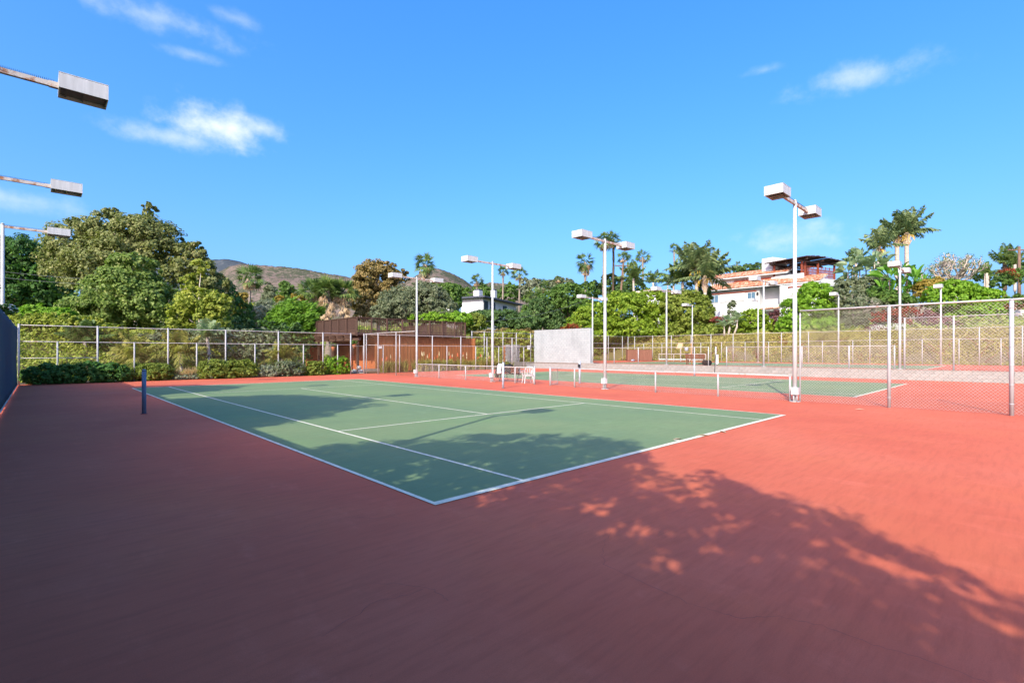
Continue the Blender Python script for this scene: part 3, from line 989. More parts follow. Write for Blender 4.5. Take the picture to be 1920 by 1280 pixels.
# ------------------------------------------------------------------ court lights
def head_meshes():
    mb = MB()
    lx, ly, h = 0.70, 0.54, 0.27
    # shell: slightly flared box with open underside and a lip
    def ring(sx, sy, z):
        return [(-sx / 2, -sy / 2, z), (sx / 2, -sy / 2, z), (sx / 2, sy / 2, z), (-sx / 2, sy / 2, z)]
    vs = ring(lx * .97, ly * .96, h) + ring(lx, ly, h - .02) + ring(lx, ly, 0) + ring(lx - .035, ly - .035, 0) + ring(lx - .05, ly - .05, 0.07)
    fs = [(0, 1, 2, 3)]
    for r in range(4):
        for k in range(4):
            k2 = (k + 1) % 4
            fs.append((r * 4 + k, (r + 1) * 4 + k, (r + 1) * 4 + k2, r * 4 + k2))
    mb.add(vs, fs)
    mb.box((0, 0, h + .004), (lx * 1.0, ly * 1.0, 0.012))
    shell = mb.mesh('lamp_head', M['head'])
    m2 = MB()
    m2.box((0, 0, 0.064), (lx - .055, ly - .055, 0.008))
    m2.box((0, 0, 0.04), (0.02, ly - .06, 0.03)); m2.box((-lx * .35, 0, 0.04), (0.02, ly - .06, 0.03))
    m2.box((0, -ly * .2, 0.045), (lx - .07, 0.012, 0.02))
    lens = m2.mesh('lens', M['lens'])
    return shell, lens


HEAD, LENS = head_meshes()
ARM = MB(); ARM.box((0.62, 0, 0), (1.16, 0.075, 0.085)); ARM.box((1.22, 0, 0), (0.16, 0.09, 0.10))
ARM_ME = ARM.mesh('arm', M['arm'])
SP = MB()
for k in range(46):
    for s_ in (-1, 1):
        SP.tube([(0.08 + k * 0.025, s_ * .012, .042), (0.085 + k * 0.025, s_ * .03, 0.085)], 0.0035, 3)
SPIKE = SP.mesh('bird_spikes', M['iron'])
PM = MB(); PM.tube([(0, 0, -0.1), (0, 0, 3.4), (0, 0, 3.41), (0, 0, 6.62)], [0.070, 0.068, 0.060, 0.055], 12)
PM.tube([(0, 0, 0), (0, 0, 0.02)], 0.16, 12)
PM.tube([(0, 0, 6.62), (0, 0, 6.66)], [0.07, 0.03], 12)
POLE_ME = PM.mesh('pole', M['pole'], True)
JB = MB(); JB.box((-0.13, -0.05, 0.36), (0.17, 0.2, 0.22)); JB.box((-0.13, -0.05, 0.475), (0.18, 0.21, 0.012))
JBOX = JB.mesh('junction_box', M['plastic'])
CD = MB(); CD.tube([(-0.13, -0.1, -0.02), (-0.13, -0.1, 0.26)], 0.02, 6); CD.tube([(-0.13, 0.0, -0.02), (-0.13, 0.0, 0.26)], 0.024, 6)
COND = CD.mesh('conduit', M['post'], True)
ST = MB(); ST.tube([(0.34, 0, 0.0), (0.34, 0, 0.0)], 0.01, 4)


def court_light(x, y, z, heads, label, scale=1.0, spikes=False, box=True, group='court lights on tall poles'):
    root = thing('court_light', label, 'court light', (x, y, z), group)
    p = place('pole', POLE_ME, root); p.scale = (1, 1, scale)
    hz = 6.53 * scale
    for s_ in heads:
        a = place('arm', ARM_ME, root, (0, 0, hz), 0 if s_ > 0 else math.pi)
        if spikes:
            sp = place('bird_spikes', SPIKE, a); sp['kind'] = 'stuff'
        hd = place('lamp_head', HEAD, root, (s_ * 1.62, 0, hz - 0.11))
        place('lens', LENS, hd)
    if box:
        place('junction_box', JBOX, root)
        place('conduit', COND, root)
    return root


court_light(15.0, 1.0, 0, (-1, 1), 'biggest white twin headed court light, beside the tall chain link fence', spikes=True)
court_light(15.08, 8.64, 0, (-1, 1), 'white twin headed court light on the low fence, in front of the practice wall corner', spikes=True)
court_light(15.12, 16.2, 0, (-1, 1), 'white twin headed court light beside the draped bench, crossing the white flat roofed house')
court_light(15.16, 23.86, 0, (-1, 1), 'white twin headed court light with rusty arms in front of the timber deck railing')
court_light(-4.06, 23.3, 0, (1,), 'lowest of the single headed lights above the navy windscreen, pole in view', spikes=True, box=False)
court_light(-4.06, 15.65, 0, (1,), 'middle of the single headed lights reaching in over the court', spikes=True, box=False)
court_light(-4.06, 8.0, 0, (1,), 'highest and largest single headed lamp on a rusty arm reaching in from the edge', spikes=True, box=False)
court_light(-3.95, 0.95, 0, (1,), 'single headed side light just outside the picture whose shadow crosses the service line', box=False)
RZ = 0.62
court_light(XW + .05, 23.62, RZ, (-1, 1), 'twin headed light rising behind the end of the practice wall', 0.92, box=False)
court_light(XW + .05, 16.15, RZ, (-1, 1), 'twin headed light on the retaining wall in front of the big rounded hedge', 0.92, box=False)
court_light(XW + .05, 8.66, RZ, (-1, 1), 'twin headed light on the retaining wall in front of the tiled white house', 0.92, box=False)
court_light(XW + .05, 1.0, RZ, (-1, 1), 'twin headed light on the retaining wall in front of the banana clump', 0.92, box=False)
court_light(51.3, 22.5, 0.6, (-1,), 'thin single headed light at the far fence before the big rounded hedge', 0.97, box=False)
court_light(51.3, 15.3, 0.6, (-1,), 'thin single headed light at the far fence below the tiled house windows', 0.97, box=False)
court_light(51.3, 8.1, 0.6, (-1,), 'thin single headed light at the far fence beside the large bright shrub', 0.97, box=False)
court_light(51.3, 0.8, 0.6, (-1,), 'thin single headed light at the far fence below the bare branched tree', 0.97, box=False)
mb = MB(); mb.tube([(0, 0, 0), (0, 0, 5.0)], [.05, .04], 6); mb.box((-0.45, 0, 5.0), (0.5, .2, .14)); mb.box((0.45, 0, 5.0), (0.5, .2, .14)); mb.tube([(-.5, 0, 4.98), (.5, 0, 4.98)], .03, 5)
p = at(957, 640, 78)
tag(mb.build('street_lamp', M['tan'], None, False, (p[0], p[1], CH + (HOR - 604) * 78 / FPX - 5.0)), 'slim tan garden lamp with two small white heads among the dark shrubs', 'street lamp')

# ------------------------------------------------------------------ net posts
def net_post(x, y, mat, label, crank=False):
    r = thing('net_post', label, 'net post', (x, y, 0), 'tennis net posts')
    mb = MB(); mb.tube([(0, 0, -.05), (0, 0, 1.13)], 0.05, 14); mb.tube([(0, 0, 1.13), (0, 0, 1.165), (0, 0, 1.185)], [0.052, 0.045, 0.015], 14)
    mb.build('post', M[mat], r, True)
    mb = MB(); mb.tube([(0, 0, 0), (0, 0, 0.012)], 0.075, 14); mb.build('collar', M['crack'], r)
    if crank:
        mb = MB(); mb.box((-0.09, -.03, 0.93), (0.10, 0.09, 0.16)); mb.tube([(-.12, -.05, .95), (-.2, -.1, .84)], .012, 6); mb.build('winder', M['iron'], r)
    return r


net_post(-1.03, 11.85, 'bluepost', 'dark blue net post standing alone beside the nearest sideline')
net_post(12.12, 12.08, 'palepost', 'pale grey blue net post in front of the draped bench')
net_post(17.29, 11.82, 'palepost', 'pale net post with a winder below the practice wall', True)
net_post(29.58, 11.61, 'palepost', 'pale net post near the foot of the retaining wall below the brown bench')

# ------------------------------------------------------------------ things by the low fence
g2 = thing('low_gate', 'low white mesh gate swung open at the gap in the low fence', 'gate', (XD + 0.02, 11.86, 0), None, math.radians(18))
mb = MB(); mb.tube([(0.04, 0, .06), (0.04, 0, .82), (0.9, 0, .82), (0.9, 0, .06), (0.04, 0, .06)], 0.018, 6); mb.build('gate_frame', M['rail'], g2, True)
o = place('chain_link', chain_link(0.86, 0.74, 0.07, M['wire']), g2, (0.04, 0, 0)); o['kind'] = 'stuff'

# white moulded chair
ch = thing('plastic_chair', 'white moulded plastic armchair beside the gate gap', 'chair', (15.62, 13.95, 0), None, math.radians(150))
mb = MB(); mb.box((0, 0, .43), (.44, .44, .03)); mb.box((0, -.225, .41), (.44, .02, .06)); mb.box((0, .215, .41), (.42, .02, .05)); mb.build('seat', M['plastic'], ch)
for sx in (-1, 1):
    for sy in (-1, 1):
        mb = MB(); mb.tube([(sx * .2, sy * .2, .43), (sx * .25, sy * .26, 0)], [.032, .022], 6); mb.build('leg', M['plastic'], ch)
mb = MB()
for k in range(5):
    xx = -.16 + k * .08
    mb.tube([(xx, .22, .44), (xx * 1.15, .27, .66), (xx * 1.15, .30, .80)], .02, 5)
mb.tube([(-.24, .2, .44), (-.25, .27, .68), (-.17, .31, .84), (0, .32, .88), (.17, .31, .84), (.25, .27, .68), (.24, .2, .44)], .026, 6)
mb.build('backrest', M['plastic'], ch)
for sx in (-1, 1):
    mb = MB(); mb.tube([(sx * .25, .25, .68), (sx * .28, .05, .66), (sx * .27, -.2, .64), (sx * .24, -.23, .43)], .026, 6); mb.build('arm', M['plastic'], ch)

bn = thing('park_bench', 'brown slatted bench with black iron ends half hidden by cloths', 'bench', (15.75, 14.6, 0), None, math.radians(90))
for k in range(4):
    mb = MB(); mb.box((.75, .08 - k * .11, .44), (1.5, .085, .03)); mb.build('slat', M['benchwood'], bn)
for k in range(3):
    mb = MB(); mb.box((.75, .17 + .02 * k, .56 + k * .12), (1.5, .025, .085)); mb.build('slat', M['benchwood'], bn)
for xx in (.06, 1.44):
    mb = MB()
    mb.tube([(xx, .2, .86), (xx, .14, .44), (xx, .24, 0)], .02, 6); mb.tube([(xx, -.3, .44), (xx, -.34, .2), (xx, -.32, 0)], .02, 6)
    mb.tube([(xx, .14, .43), (xx, -.3, .43)], .018, 6); mb.tube([(xx, .18, .64), (xx, -.2, .66), (xx, -.3, .44)], .016, 6)
    mb.tube([(xx, .2, .2), (xx, 0, .28), (xx, -.32, .2)], .012, 5)
    mb.build('bench_end', M['iron'], bn)


def drape(name, label, cat, c, wx, back, front, mat, rz, seed, ridge=.9):
    """cloth thrown over the bench back: a folded sheet"""
    rng = np.random.default_rng(seed)
    vs = []; nu, nv = 14, 16
    prof = []
    tot = back + front
    for j in range(nv + 1):
        t = j / nv * tot
        if t < back: y, z = 0.05 + .10 * (1 - t / back), ridge - (back - t)
        else: y, z = -.03 - .35 * min(1, (t - back) / front) , ridge - (t - back) * .95
        prof.append((y, z))
    for j, (y, z) in enumerate(prof):
        for i in range(nu + 1):
            x = wx * (i / nu - .5) * (1 - .25 * abs(j - nv * .5) / nv)
            vs.append((x + .02 * rng.normal(), y + .045 * math.sin(i * 1.3 + j * .35 + seed) + .012 * rng.normal(), z + .012 * rng.normal() - .05 * abs(math.sin(i * .8 + seed))))
    fs = [(j * (nu + 1) + i, j * (nu + 1) + i + 1, (j + 1) * (nu + 1) + i + 1, (j + 1) * (nu + 1) + i) for j in range(nv) for i in range(nu)]
    mb = MB(); mb.add(vs, fs)
    o = mb.build(name, M[mat], None, True, c)
    o.rotation_euler = (0, 0, rz)
    s = o.modifiers.new('thickness', 'SOLIDIFY'); s.thickness = .02
    return tag(o, label, cat)


drape('jacket', 'black jacket thrown over the back of the slatted bench', 'jacket', (15.62, 15.45, 0), .62, .42, .5, 'black', math.radians(90), 3, .98)
drape('towel', 'white towel hanging folded beside the black jacket on the bench', 'towel', (15.50, 15.95, 0), .36, .5, .5, 'whitecloth', math.radians(90), 5, .99)
drape('bag_cloth', 'dark cloth bag drooping over the bench end by the light pole', 'bag', (15.6, 16.2, 0), .3, .6, .35, 'black', math.radians(90), 8, .86)
bk = thing('bucket', 'dark grey bucket standing on the bench seat', 'bucket', (15.83, 14.98, .46))
mb = MB(); mb.tube([(0, 0, 0), (0, 0, .27), (0, 0, .30), (0, 0, .30), (0, 0, .05)], [.13, .17, .18, .165, .125], 14, True); mb.build('body', M['bucket'], bk, True)
mb = MB(); mb.tube([(-.17, 0, .28), (-.13, 0, .42), (0, 0, .47), (.13, 0, .42), (.17, 0, .28)], .008, 5); mb.build('handle', M['iron'], bk)
mb = MB(); mb.tube([(0, 0, 0), (0, 0, .2), (0, 0, .22)], [.035, .035, .02], 10)
tag(mb.build('water_bottle', M['whitecloth'], None, True, (15.8, 14.72, .455)), 'small white bottle on the bench beside the dark bucket', 'bottle')
st = thing('score_stand', 'tan board propped on thin legs behind the low fence', 'board', (16.15, 16.75, 0), None, math.radians(60))
mb = MB(); mb.add([(-.22, .02, .34), (.30, .02, .34), (.22, -.09, .78), (-.05, -.09, .80), (-.24, -.05, .52), (-.22, .05, .34), (.30, .05, .34), (.22, -.06, .78), (-.05, -.06, .80), (-.24, -.02, .52)],
        [(0, 1, 2, 3, 4), (9, 8, 7, 6, 5), (0, 5, 6, 1), (1, 6, 7, 2), (2, 7, 8, 3), (3, 8, 9, 4), (4, 9, 5, 0)]); mb.build('board', M['tan'], st)
for a, b in (((-.18, 0, .36), (-.34, .1, 0)), ((.22, 0, .36), (.3, .1, 0)), ((.05, 0, .6), (.05, .5, 0))):
    mb = MB(); mb.tube([a, b], .012, 5); mb.build('leg', M['tan'], st)

# ------------------------------------------------------------------ things on the upper court
bx = thing('storage_bin', 'pair of brown plywood storage bins at the far corner of the upper court', 'storage bin', (48.4, 27.7, .6), None, -YAW)
for k, xx in enumerate((-.73, .73)):
    mb = MB(); mb.box((xx, 0, .66), (1.42, .8, 1.26)); mb.box((xx, 0, 1.32), (1.45, .86, .05)); mb.build('bin', M['brownbox'], bx)
    for q in range(5):
        mb = MB(); mb.box((xx - .57 + q * .285, -.415, .62), (.27, .03, 1.15)); mb.build('plank', M['brownbox'], bx)
lr = thing('low_rail', 'white pipe rail with a pale teal net strip along its foot beside the far fence', 'rail', (49.8, 20.2, .6), None, math.radians(90))
mb = MB(); mb.tube([(0, 0, .82), (5.7, 0, .82)], .035, 8); mb.build('top_rail', M['rail'], lr)
mb = MB(); mb.tube([(0, 0, .15), (5.7, 0, .15)], .03, 8); mb.build('bottom_rail', M['rail'], lr)
for xx in (.03, 1.9, 3.8, 5.67):
    mb = MB(); mb.tube([(xx, 0, 0), (xx, 0, .82)], .035, 8); mb.build('post', M['rail'], lr)
mb = MB(); mb.box((2.85, 0, .22), (5.6, .03, .12)); mb.build('net_strip', M['teal'], lr)
tb = thing('notice_board', 'tilted tan board on a white post by the far fence', 'board', (50.3, 23.4, .6), None, -YAW)
mb = MB(); mb.tube([(0, 0, 0), (0, 0, 1.75)], .05, 8); mb.build('post', M['rail'], tb)
mb = MB(); mb.add([(-.55, -.06, 1.45), (.12, -.06, 1.45), (.22, -.06, 2.05), (-.3, -.06, 2.08), (-.55, 0, 1.45), (.12, 0, 1.45), (.22, 0, 2.05), (-.3, 0, 2.08)], [(0, 1, 2, 3), (7, 6, 5, 4), (0, 4, 5, 1), (1, 5, 6, 2), (2, 6, 7, 3), (3, 7, 4, 0)]); mb.build('board', M['tan'], tb)
p = at(1287, 654, 55)
mb = MB(); mb.tube([(0, 0, -.22), (0, 0, .1), (0, 0, .2)], [.2, .2, .1], 10)
tag(mb.build('water_jug', M['bluegrey'], None, True, (p[0], p[1], p[2])), 'pale blue grey water jug hung on the far fence beside the tan board', 'jug')
ub = thing('park_bench', 'dark brown wooden bench on the upper court just above the retaining wall', 'bench', (36.3, 14.0, .6), None, math.radians(100))
for k in range(3):
    mb = MB(); mb.box((.75, .1 - k * .14, .43), (1.55, .11, .035)); mb.build('slat', M['benchwood'], ub)
for k in range(3):
    mb = MB(); mb.box((.75, .2, .55 + k * .13), (1.55, .03, .11)); mb.build('slat', M['benchwood'], ub)
for xx in (.08, 1.42):
    mb = MB(); mb.box((xx, .2, .44), (.06, .05, .88)); mb.box((xx, -.2, .21), (.06, .05, .42)); mb.build('leg', M['benchwood'], ub)
mb = MB(); mb.tube([(0, 0, 0), (.12, .1, 1.75)], .035, 6)
q = at(1297, 683, 41)
tag(mb.build('orange_pole', M['orange'], None, True, (q[0], q[1], .6)), 'orange painted pole leaning beside the dark brown bench', 'pole')
rl = thing('court_roller', 'black drum roller resting on top of the retaining wall by the gate post', 'roller', (34.5, 13.0, .62), None, math.radians(75))
mb = MB(); mb.tube([(-.3, 0, .2), (.3, 0, .2)], .2, 16); mb.build('drum', M['black'], rl, False)
mb = MB(); mb.tube([(-.34, 0, .2), (-.36, .6, .1), (.36, .6, .1), (.34, 0, .2)], .02, 6); mb.build('handle', M['iron'], rl)
gp = thing('gate_post', 'white gate post with a black strap hanging down the retaining wall', 'post', (33.62, 12.05, 0))
mb = MB(); mb.tube([(.3, 0.0, .6), (.3, 0.0, 2.05)], .06, 8); mb.build('post', M['post'], gp, True)
mb = MB(); mb.tube([(.22, -.05, 1.5), (.0, -.07, 1.0), (-.02, -.07, .62), (-.04, -.07, .1)], .022, 6); mb.build('strap', M['black'], gp)
mb = MB(); mb.box((.28, -.13, 1.1), (.06, .14, .7)); mb.build('latch_plate', M['sign'], gp)
q = at(1187, 676, 57)
mb = MB(); mb.tube([(-.28, 0, .1), (.28, 0, .1)], .1, 8)
tag(mb.build('ball_tube', M['bluegrey'], None, True, (q[0], q[1], .6)), 'small blue grey tube lying in front of the brown storage bins', 'tube')

# ------------------------------------------------------------------ red brown hut with a roof deck
hut = thing('hut', 'red brown hut with a dark timber roof deck behind the back fence', 'hut', (15.34, 32.9, 0))
HX, HY = 11.0, 11.0     # local: x to the east along the fence, y away
mb = MB(); mb.box((HX / 2 + 1.5, .38, 1.48), (HX - .7, .12, 2.96)); mb.box((HX + 1.25, HY / 2, 1.48), (.12, HY, 2.96)); mb.build('wall', M['stucco_red'], hut)
mb = MB(); mb.box((2.75, 5.6, 1.48), (.14, 10.2, 2.96)); mb.build('wall', M['stucco_orange'], hut)['label'] = 'orange stucco wall set back under the deck'
mb = MB(); mb.box((.9, 10.6, 1.2), (1.5, .3, 2.4)); mb.build('wall', M['stucco_orange'], hut)['label'] = 'orange stucco pier at the end of the porch'
mb = MB(); mb.box((HX / 2 - .05, HY / 2 - .05, 3.09), (HX + .1, HY + .1, .1)); mb.build('deck_floor', M['deckwood'], hut)
for a, b in (((HX / 2, .0, 3.12), (HX + .2, .06, .28)), ((.0, HY / 2, 3.12), (.06, HY - .1, .28))):
    mb = MB(); mb.box(a, b); mb.build('fascia', M['deckwood'], hut)
for k in range(7):
    mb = MB(); mb.box((1.1, 1.2 + k * 1.5, 2.9), (3.0, .14, .26)); mb.build('beam', M['deckwood'], hut)
mb = MB(); mb.box((.35, 5.5, 2.7), (.2, 10.8, .22)); mb.build('beam', M['deckwood'], hut)
for yy in (.45, 5.2, 8.2):
    mb = MB(); mb.box((.35, yy, 1.3), (.16, .16, 2.6)); mb.build('porch_post', M['deckwood'], hut)
for xx in (0.02, 1.3, 2.71, 4.19, 5.58, 6.97, 8.37, 9.77, 11.0):
    mb = MB(); mb.box((xx, -.06, 3.68), (.11, .11, 1.5)); mb.build('rail_post', M['deckwood'], hut)
for k in range(1, 8):
    mb = MB(); mb.box((-.06, .1 + k * 1.52, 3.68), (.1, .11, 1.5)); mb.build('rail_post', M['deckwood'], hut)
mb = MB(); mb.box((HX / 2, 0.02, 4.44), (HX + .2, .14, .05)); mb.build('handrail', M['deckwood'], hut)
mb = MB(); mb.box((0.02, HY / 2, 4.44), (.14, HY - .2, .05)); mb.build('handrail', M['deckwood'], hut)
mb = MB(); mb.box((HX - .05, HY / 2, 4.44), (.14, HY - .2, .05)); mb.build('handrail', M['deckwood'], hut)
mb = MB()
for k in range(72):
    mb.box((.12 + k * .153, 0.03, 3.84), (.04, .03, 1.16))
mb.box((HX / 2, .035, 3.42), (HX, .03, .06)); mb.box((HX / 2, .035, 4.36), (HX, .03, .06))
o = mb.build('balusters', M['deckwood'], hut); o['kind'] = 'stuff'
mb = MB()
for k in range(90):
    mb.box((0.03, .2 + k * .12, 3.84), (.035, .05, 1.16))
    mb.box((HX - .04, .2 + k * .12, 3.84), (.035, .05, 1.16))
    mb.box((.12 + k * .12, HY - .06, 3.56), (.05, .035, .6))
mb.box((.035, HY / 2, 3.42), (.03, HY, .06)); mb.box((.035, HY / 2, 4.36), (.03, HY, .06)); mb.box((HX / 2, HY - .06, 3.88), (HX, .05, .06))
o = mb.build('balusters', M['deckwood'], hut); o['kind'] = 'stuff'
mb = MB(); mb.box((2.25, .31, 2.05), (.36, .02, .22)); mb.build('plate', M['sign'], hut)
mb = MB(); mb.box((1.5, .30, .16), (1.5, .1, .22)); mb.build('step', M['curb'], hut)
mb = MB()
for k in range(30):
    mb.box((2.1 + k * .34, .305, 1.48), (.02, .03, 2.9))
o = mb.build('siding_battens', M['stucco_red'], hut); o['kind'] = 'stuff'
# hanging pots on the porch
for i, (px, py, lab) in enumerate(((625, 654, 'terracotta pot of trailing leaves hung under the deck, nearest the orange wall'), (664, 649, 'terracotta pot hung on the porch post by the gate'))):
    p = at(px, py, 39.5)
    r = thing('hanging_pot', lab, 'plant pot', p, 'terracotta pots hung under the deck')
    mb = MB(); mb.tube([(0, 0, -.15), (0, 0, .13), (0, 0, .16)], [.1, .17, .18], 10); mb.build('pot', M['clay'], r, True)
    V, Q = crown_arrays([(np.array([0, 0, .25]), np.array([.3, .3, .2]))], 14, 160, .12, np.random.default_rng(i + 3))
    place('leaves', np_mesh('leaves', V, Q, F['green']), r)
for i, (px, py, rpx) in enumerate(((664, 696, 5), (673, 689, 4.5), (676, 697, 5))):
    p = at(px, py, 38.5); r = rpx * 38.5 / FPX
    v, q = sphere_core(np.zeros(3), np.array([r, r, r * .85]), np.random.default_rng(i))
    me = np_mesh('boulder', v, q, M['stone'])
    o = place('boulder', me, None, (p[0], p[1], r * .6 + (0.32 if i == 1 else 0.02)))
    tag(o, ['pale round stone nearest the gate post at the hut corner', 'pale stone stacked higher than its neighbours by the hut gate', 'pale stone farther along beside the hut wall'][i], 'stone', 'pale stones by the hut gate')

# grey block stub behind the bench
cb = thing('block_stub', 'grey concrete block enclosure standing behind the bench and back fence', 'wall', (at(948, 690, 54)[0], at(948, 690, 54)[1], 0), None, -YAW)
mb = MB(); mb.box((0.75, .4, 1.2), (1.5, .7, 2.4)); mb.build('wall_core', M['mortar'], cb)
mb = MB()
for row in range(12):
    for k in range(4):
        mb.box((.19 + k * .39 - (.1 if row % 2 else 0) + .02, .04, .1 + row * .2), (.375, .04, .188))
o = mb.build('blocks', M['cmu'], cb); o['kind'] = 'stuff'
mb = MB(); mb.box((.75, .4, 2.43), (1.56, .76, .06)); mb.build('cap', M['cmu'], cb)
mb = MB(); mb.box((-.12, .4, 1.2), (.22, .7, 2.4)); mb.build('side', M['stucco_red'], cb)
lw = thing('garden_wall', 'low stepped stone kerb behind the second court back fence', 'wall', (at(915, 690, 50)[0], 33.2, 0))
mb = MB(); mb.box((2.6, .1, .3), (6.5, .25, .6)); mb.build('wall', M['curb'], lw)

# ------------------------------------------------------------------ white modern house
def house_modern():
    c0 = at(906, 590, 99)
    a = math.radians(17)
    z0 = terr(c0[0], c0[1])
    r = thing('modern_house', 'white flat roofed modern house with dark window bands on the distant slope', 'house', (c0[0], c0[1], z0), None, a)
    top = 12.55 - z0
    Lx, Ly = 14.0, 9.0
    mb = MB(); mb.box((Lx / 2 + .4, Ly / 2 + .4, top / 2), (Lx, Ly, top)); mb.build('wall', M['white'], r)
    # roof slab, gently falling to the far end
    mb = MB(); mb.add([(-.7, -.8, top), (Lx + 1.6, -.8, top - .35), (Lx + 1.6, Ly + 1.2, top - .35), (-.7, Ly + 1.2, top), (-.7, -.8, top + .3), (Lx + 1.6, -.8, top - .05), (Lx + 1.6, Ly + 1.2, top - .05), (-.7, Ly + 1.2, top + .3)],
                     [(3, 2, 1, 0), (4, 5, 6, 7), (0, 1, 5, 4), (1, 2, 6, 5), (2, 3, 7, 6), (3, 0, 4, 7)])
    mb.build('roof', M['roofdark'], r)
    for (x0_, x1_, z0_, z1_) in ((.75, 2.3, -2.7, -.55), (3.2, 5.2, -2.75, -.6), (8.3, 10.0, -2.9, -.95)):
        f = MB(); f.box(((x0_ + x1_) / 2, .37, top + (z0_ + z1_) / 2), (x1_ - x0_ + .16, .08, z1_ - z0_ + .16)); fo = f.build('window', M['white'], r)
        g = MB(); g.box(((x0_ + x1_) / 2, .32, top + (z0_ + z1_) / 2), (x1_ - x0_, .04, z1_ - z0_)); g.build('pane', M['glassd'], fo)
    for (y0_, y1_, z0_, z1_, mt) in ((5.6, 7.9, -3.5, -1.5, 'glassb'),):
        f = MB(); f.box((.37, (y0_ + y1_) / 2, top + (z0_ + z1_) / 2), (.08, y1_ - y0_ + .16, z1_ - z0_ + .16)); fo = f.build('window', M['white'], r)
        g = MB(); g.box((.32, (y0_ + y1_) / 2, top + (z0_ + z1_) / 2), (.04, y1_ - y0_, z1_ - z0_)); g.build('pane', M[mt], fo)
    for (x, y, w, h) in ((.6, 1.6, 1.35, 1.5), (9.0, 3.0, 1.0, 2.5)):
        b = MB(); b.box((x, y, top + h / 2), (w, w, h)); co = b.build('chimney', M['white'], r)
        b = MB(); b.box((x, y, top + h + .13), (w * .85, w * .85, .3)); b.build('chimney_cap', M['roofdark'], co)
    mb = MB(); mb.box((Lx + 1.6, 1.0, top - 3.3), (2.6, .4, 1.5)); mb.build('terrace_wall', M['white'], r)


house_modern()


# ------------------------------------------------------------------ tiled white house on the slope
def tiles(c00, eave_dir, slope_vec, Le, nrow, w=0.27):
    """rows of barrel tiles: each tile its own half round, joined into one roof covering"""
    mb = MB()
    e = np.array(eave_dir, float); s = np.array(slope_vec, float)
    n = unit(np.cross(e, s)[None])[0]
    if n[2] < 0: n = -n
    nc = int(Le / w)
    rg = random.Random(5)
    for i in range(nc):
        for j in range(nrow):
            o = np.array(c00) + e * (i * w + w / 2 + rg.uniform(-.02, .02)) + s * (j / nrow) + n * rg.uniform(0, .03)
            l = s / nrow * 1.12
            vs = []
            for q, k in ((o, 1.08), (o + l + n * 0.0, .92)):
                for th in (0, 45, 90, 135, 180):
                    t = math.radians(th)
                    vs.append(q + e * math.cos(t) * w * .46 * k + n * math.sin(t) * w * .36 * k)
            mb.add(vs, [(k, k + 1, k + 6, k + 5) for k in range(4)] + [(0, 1, 2, 3, 4)])
    return mb


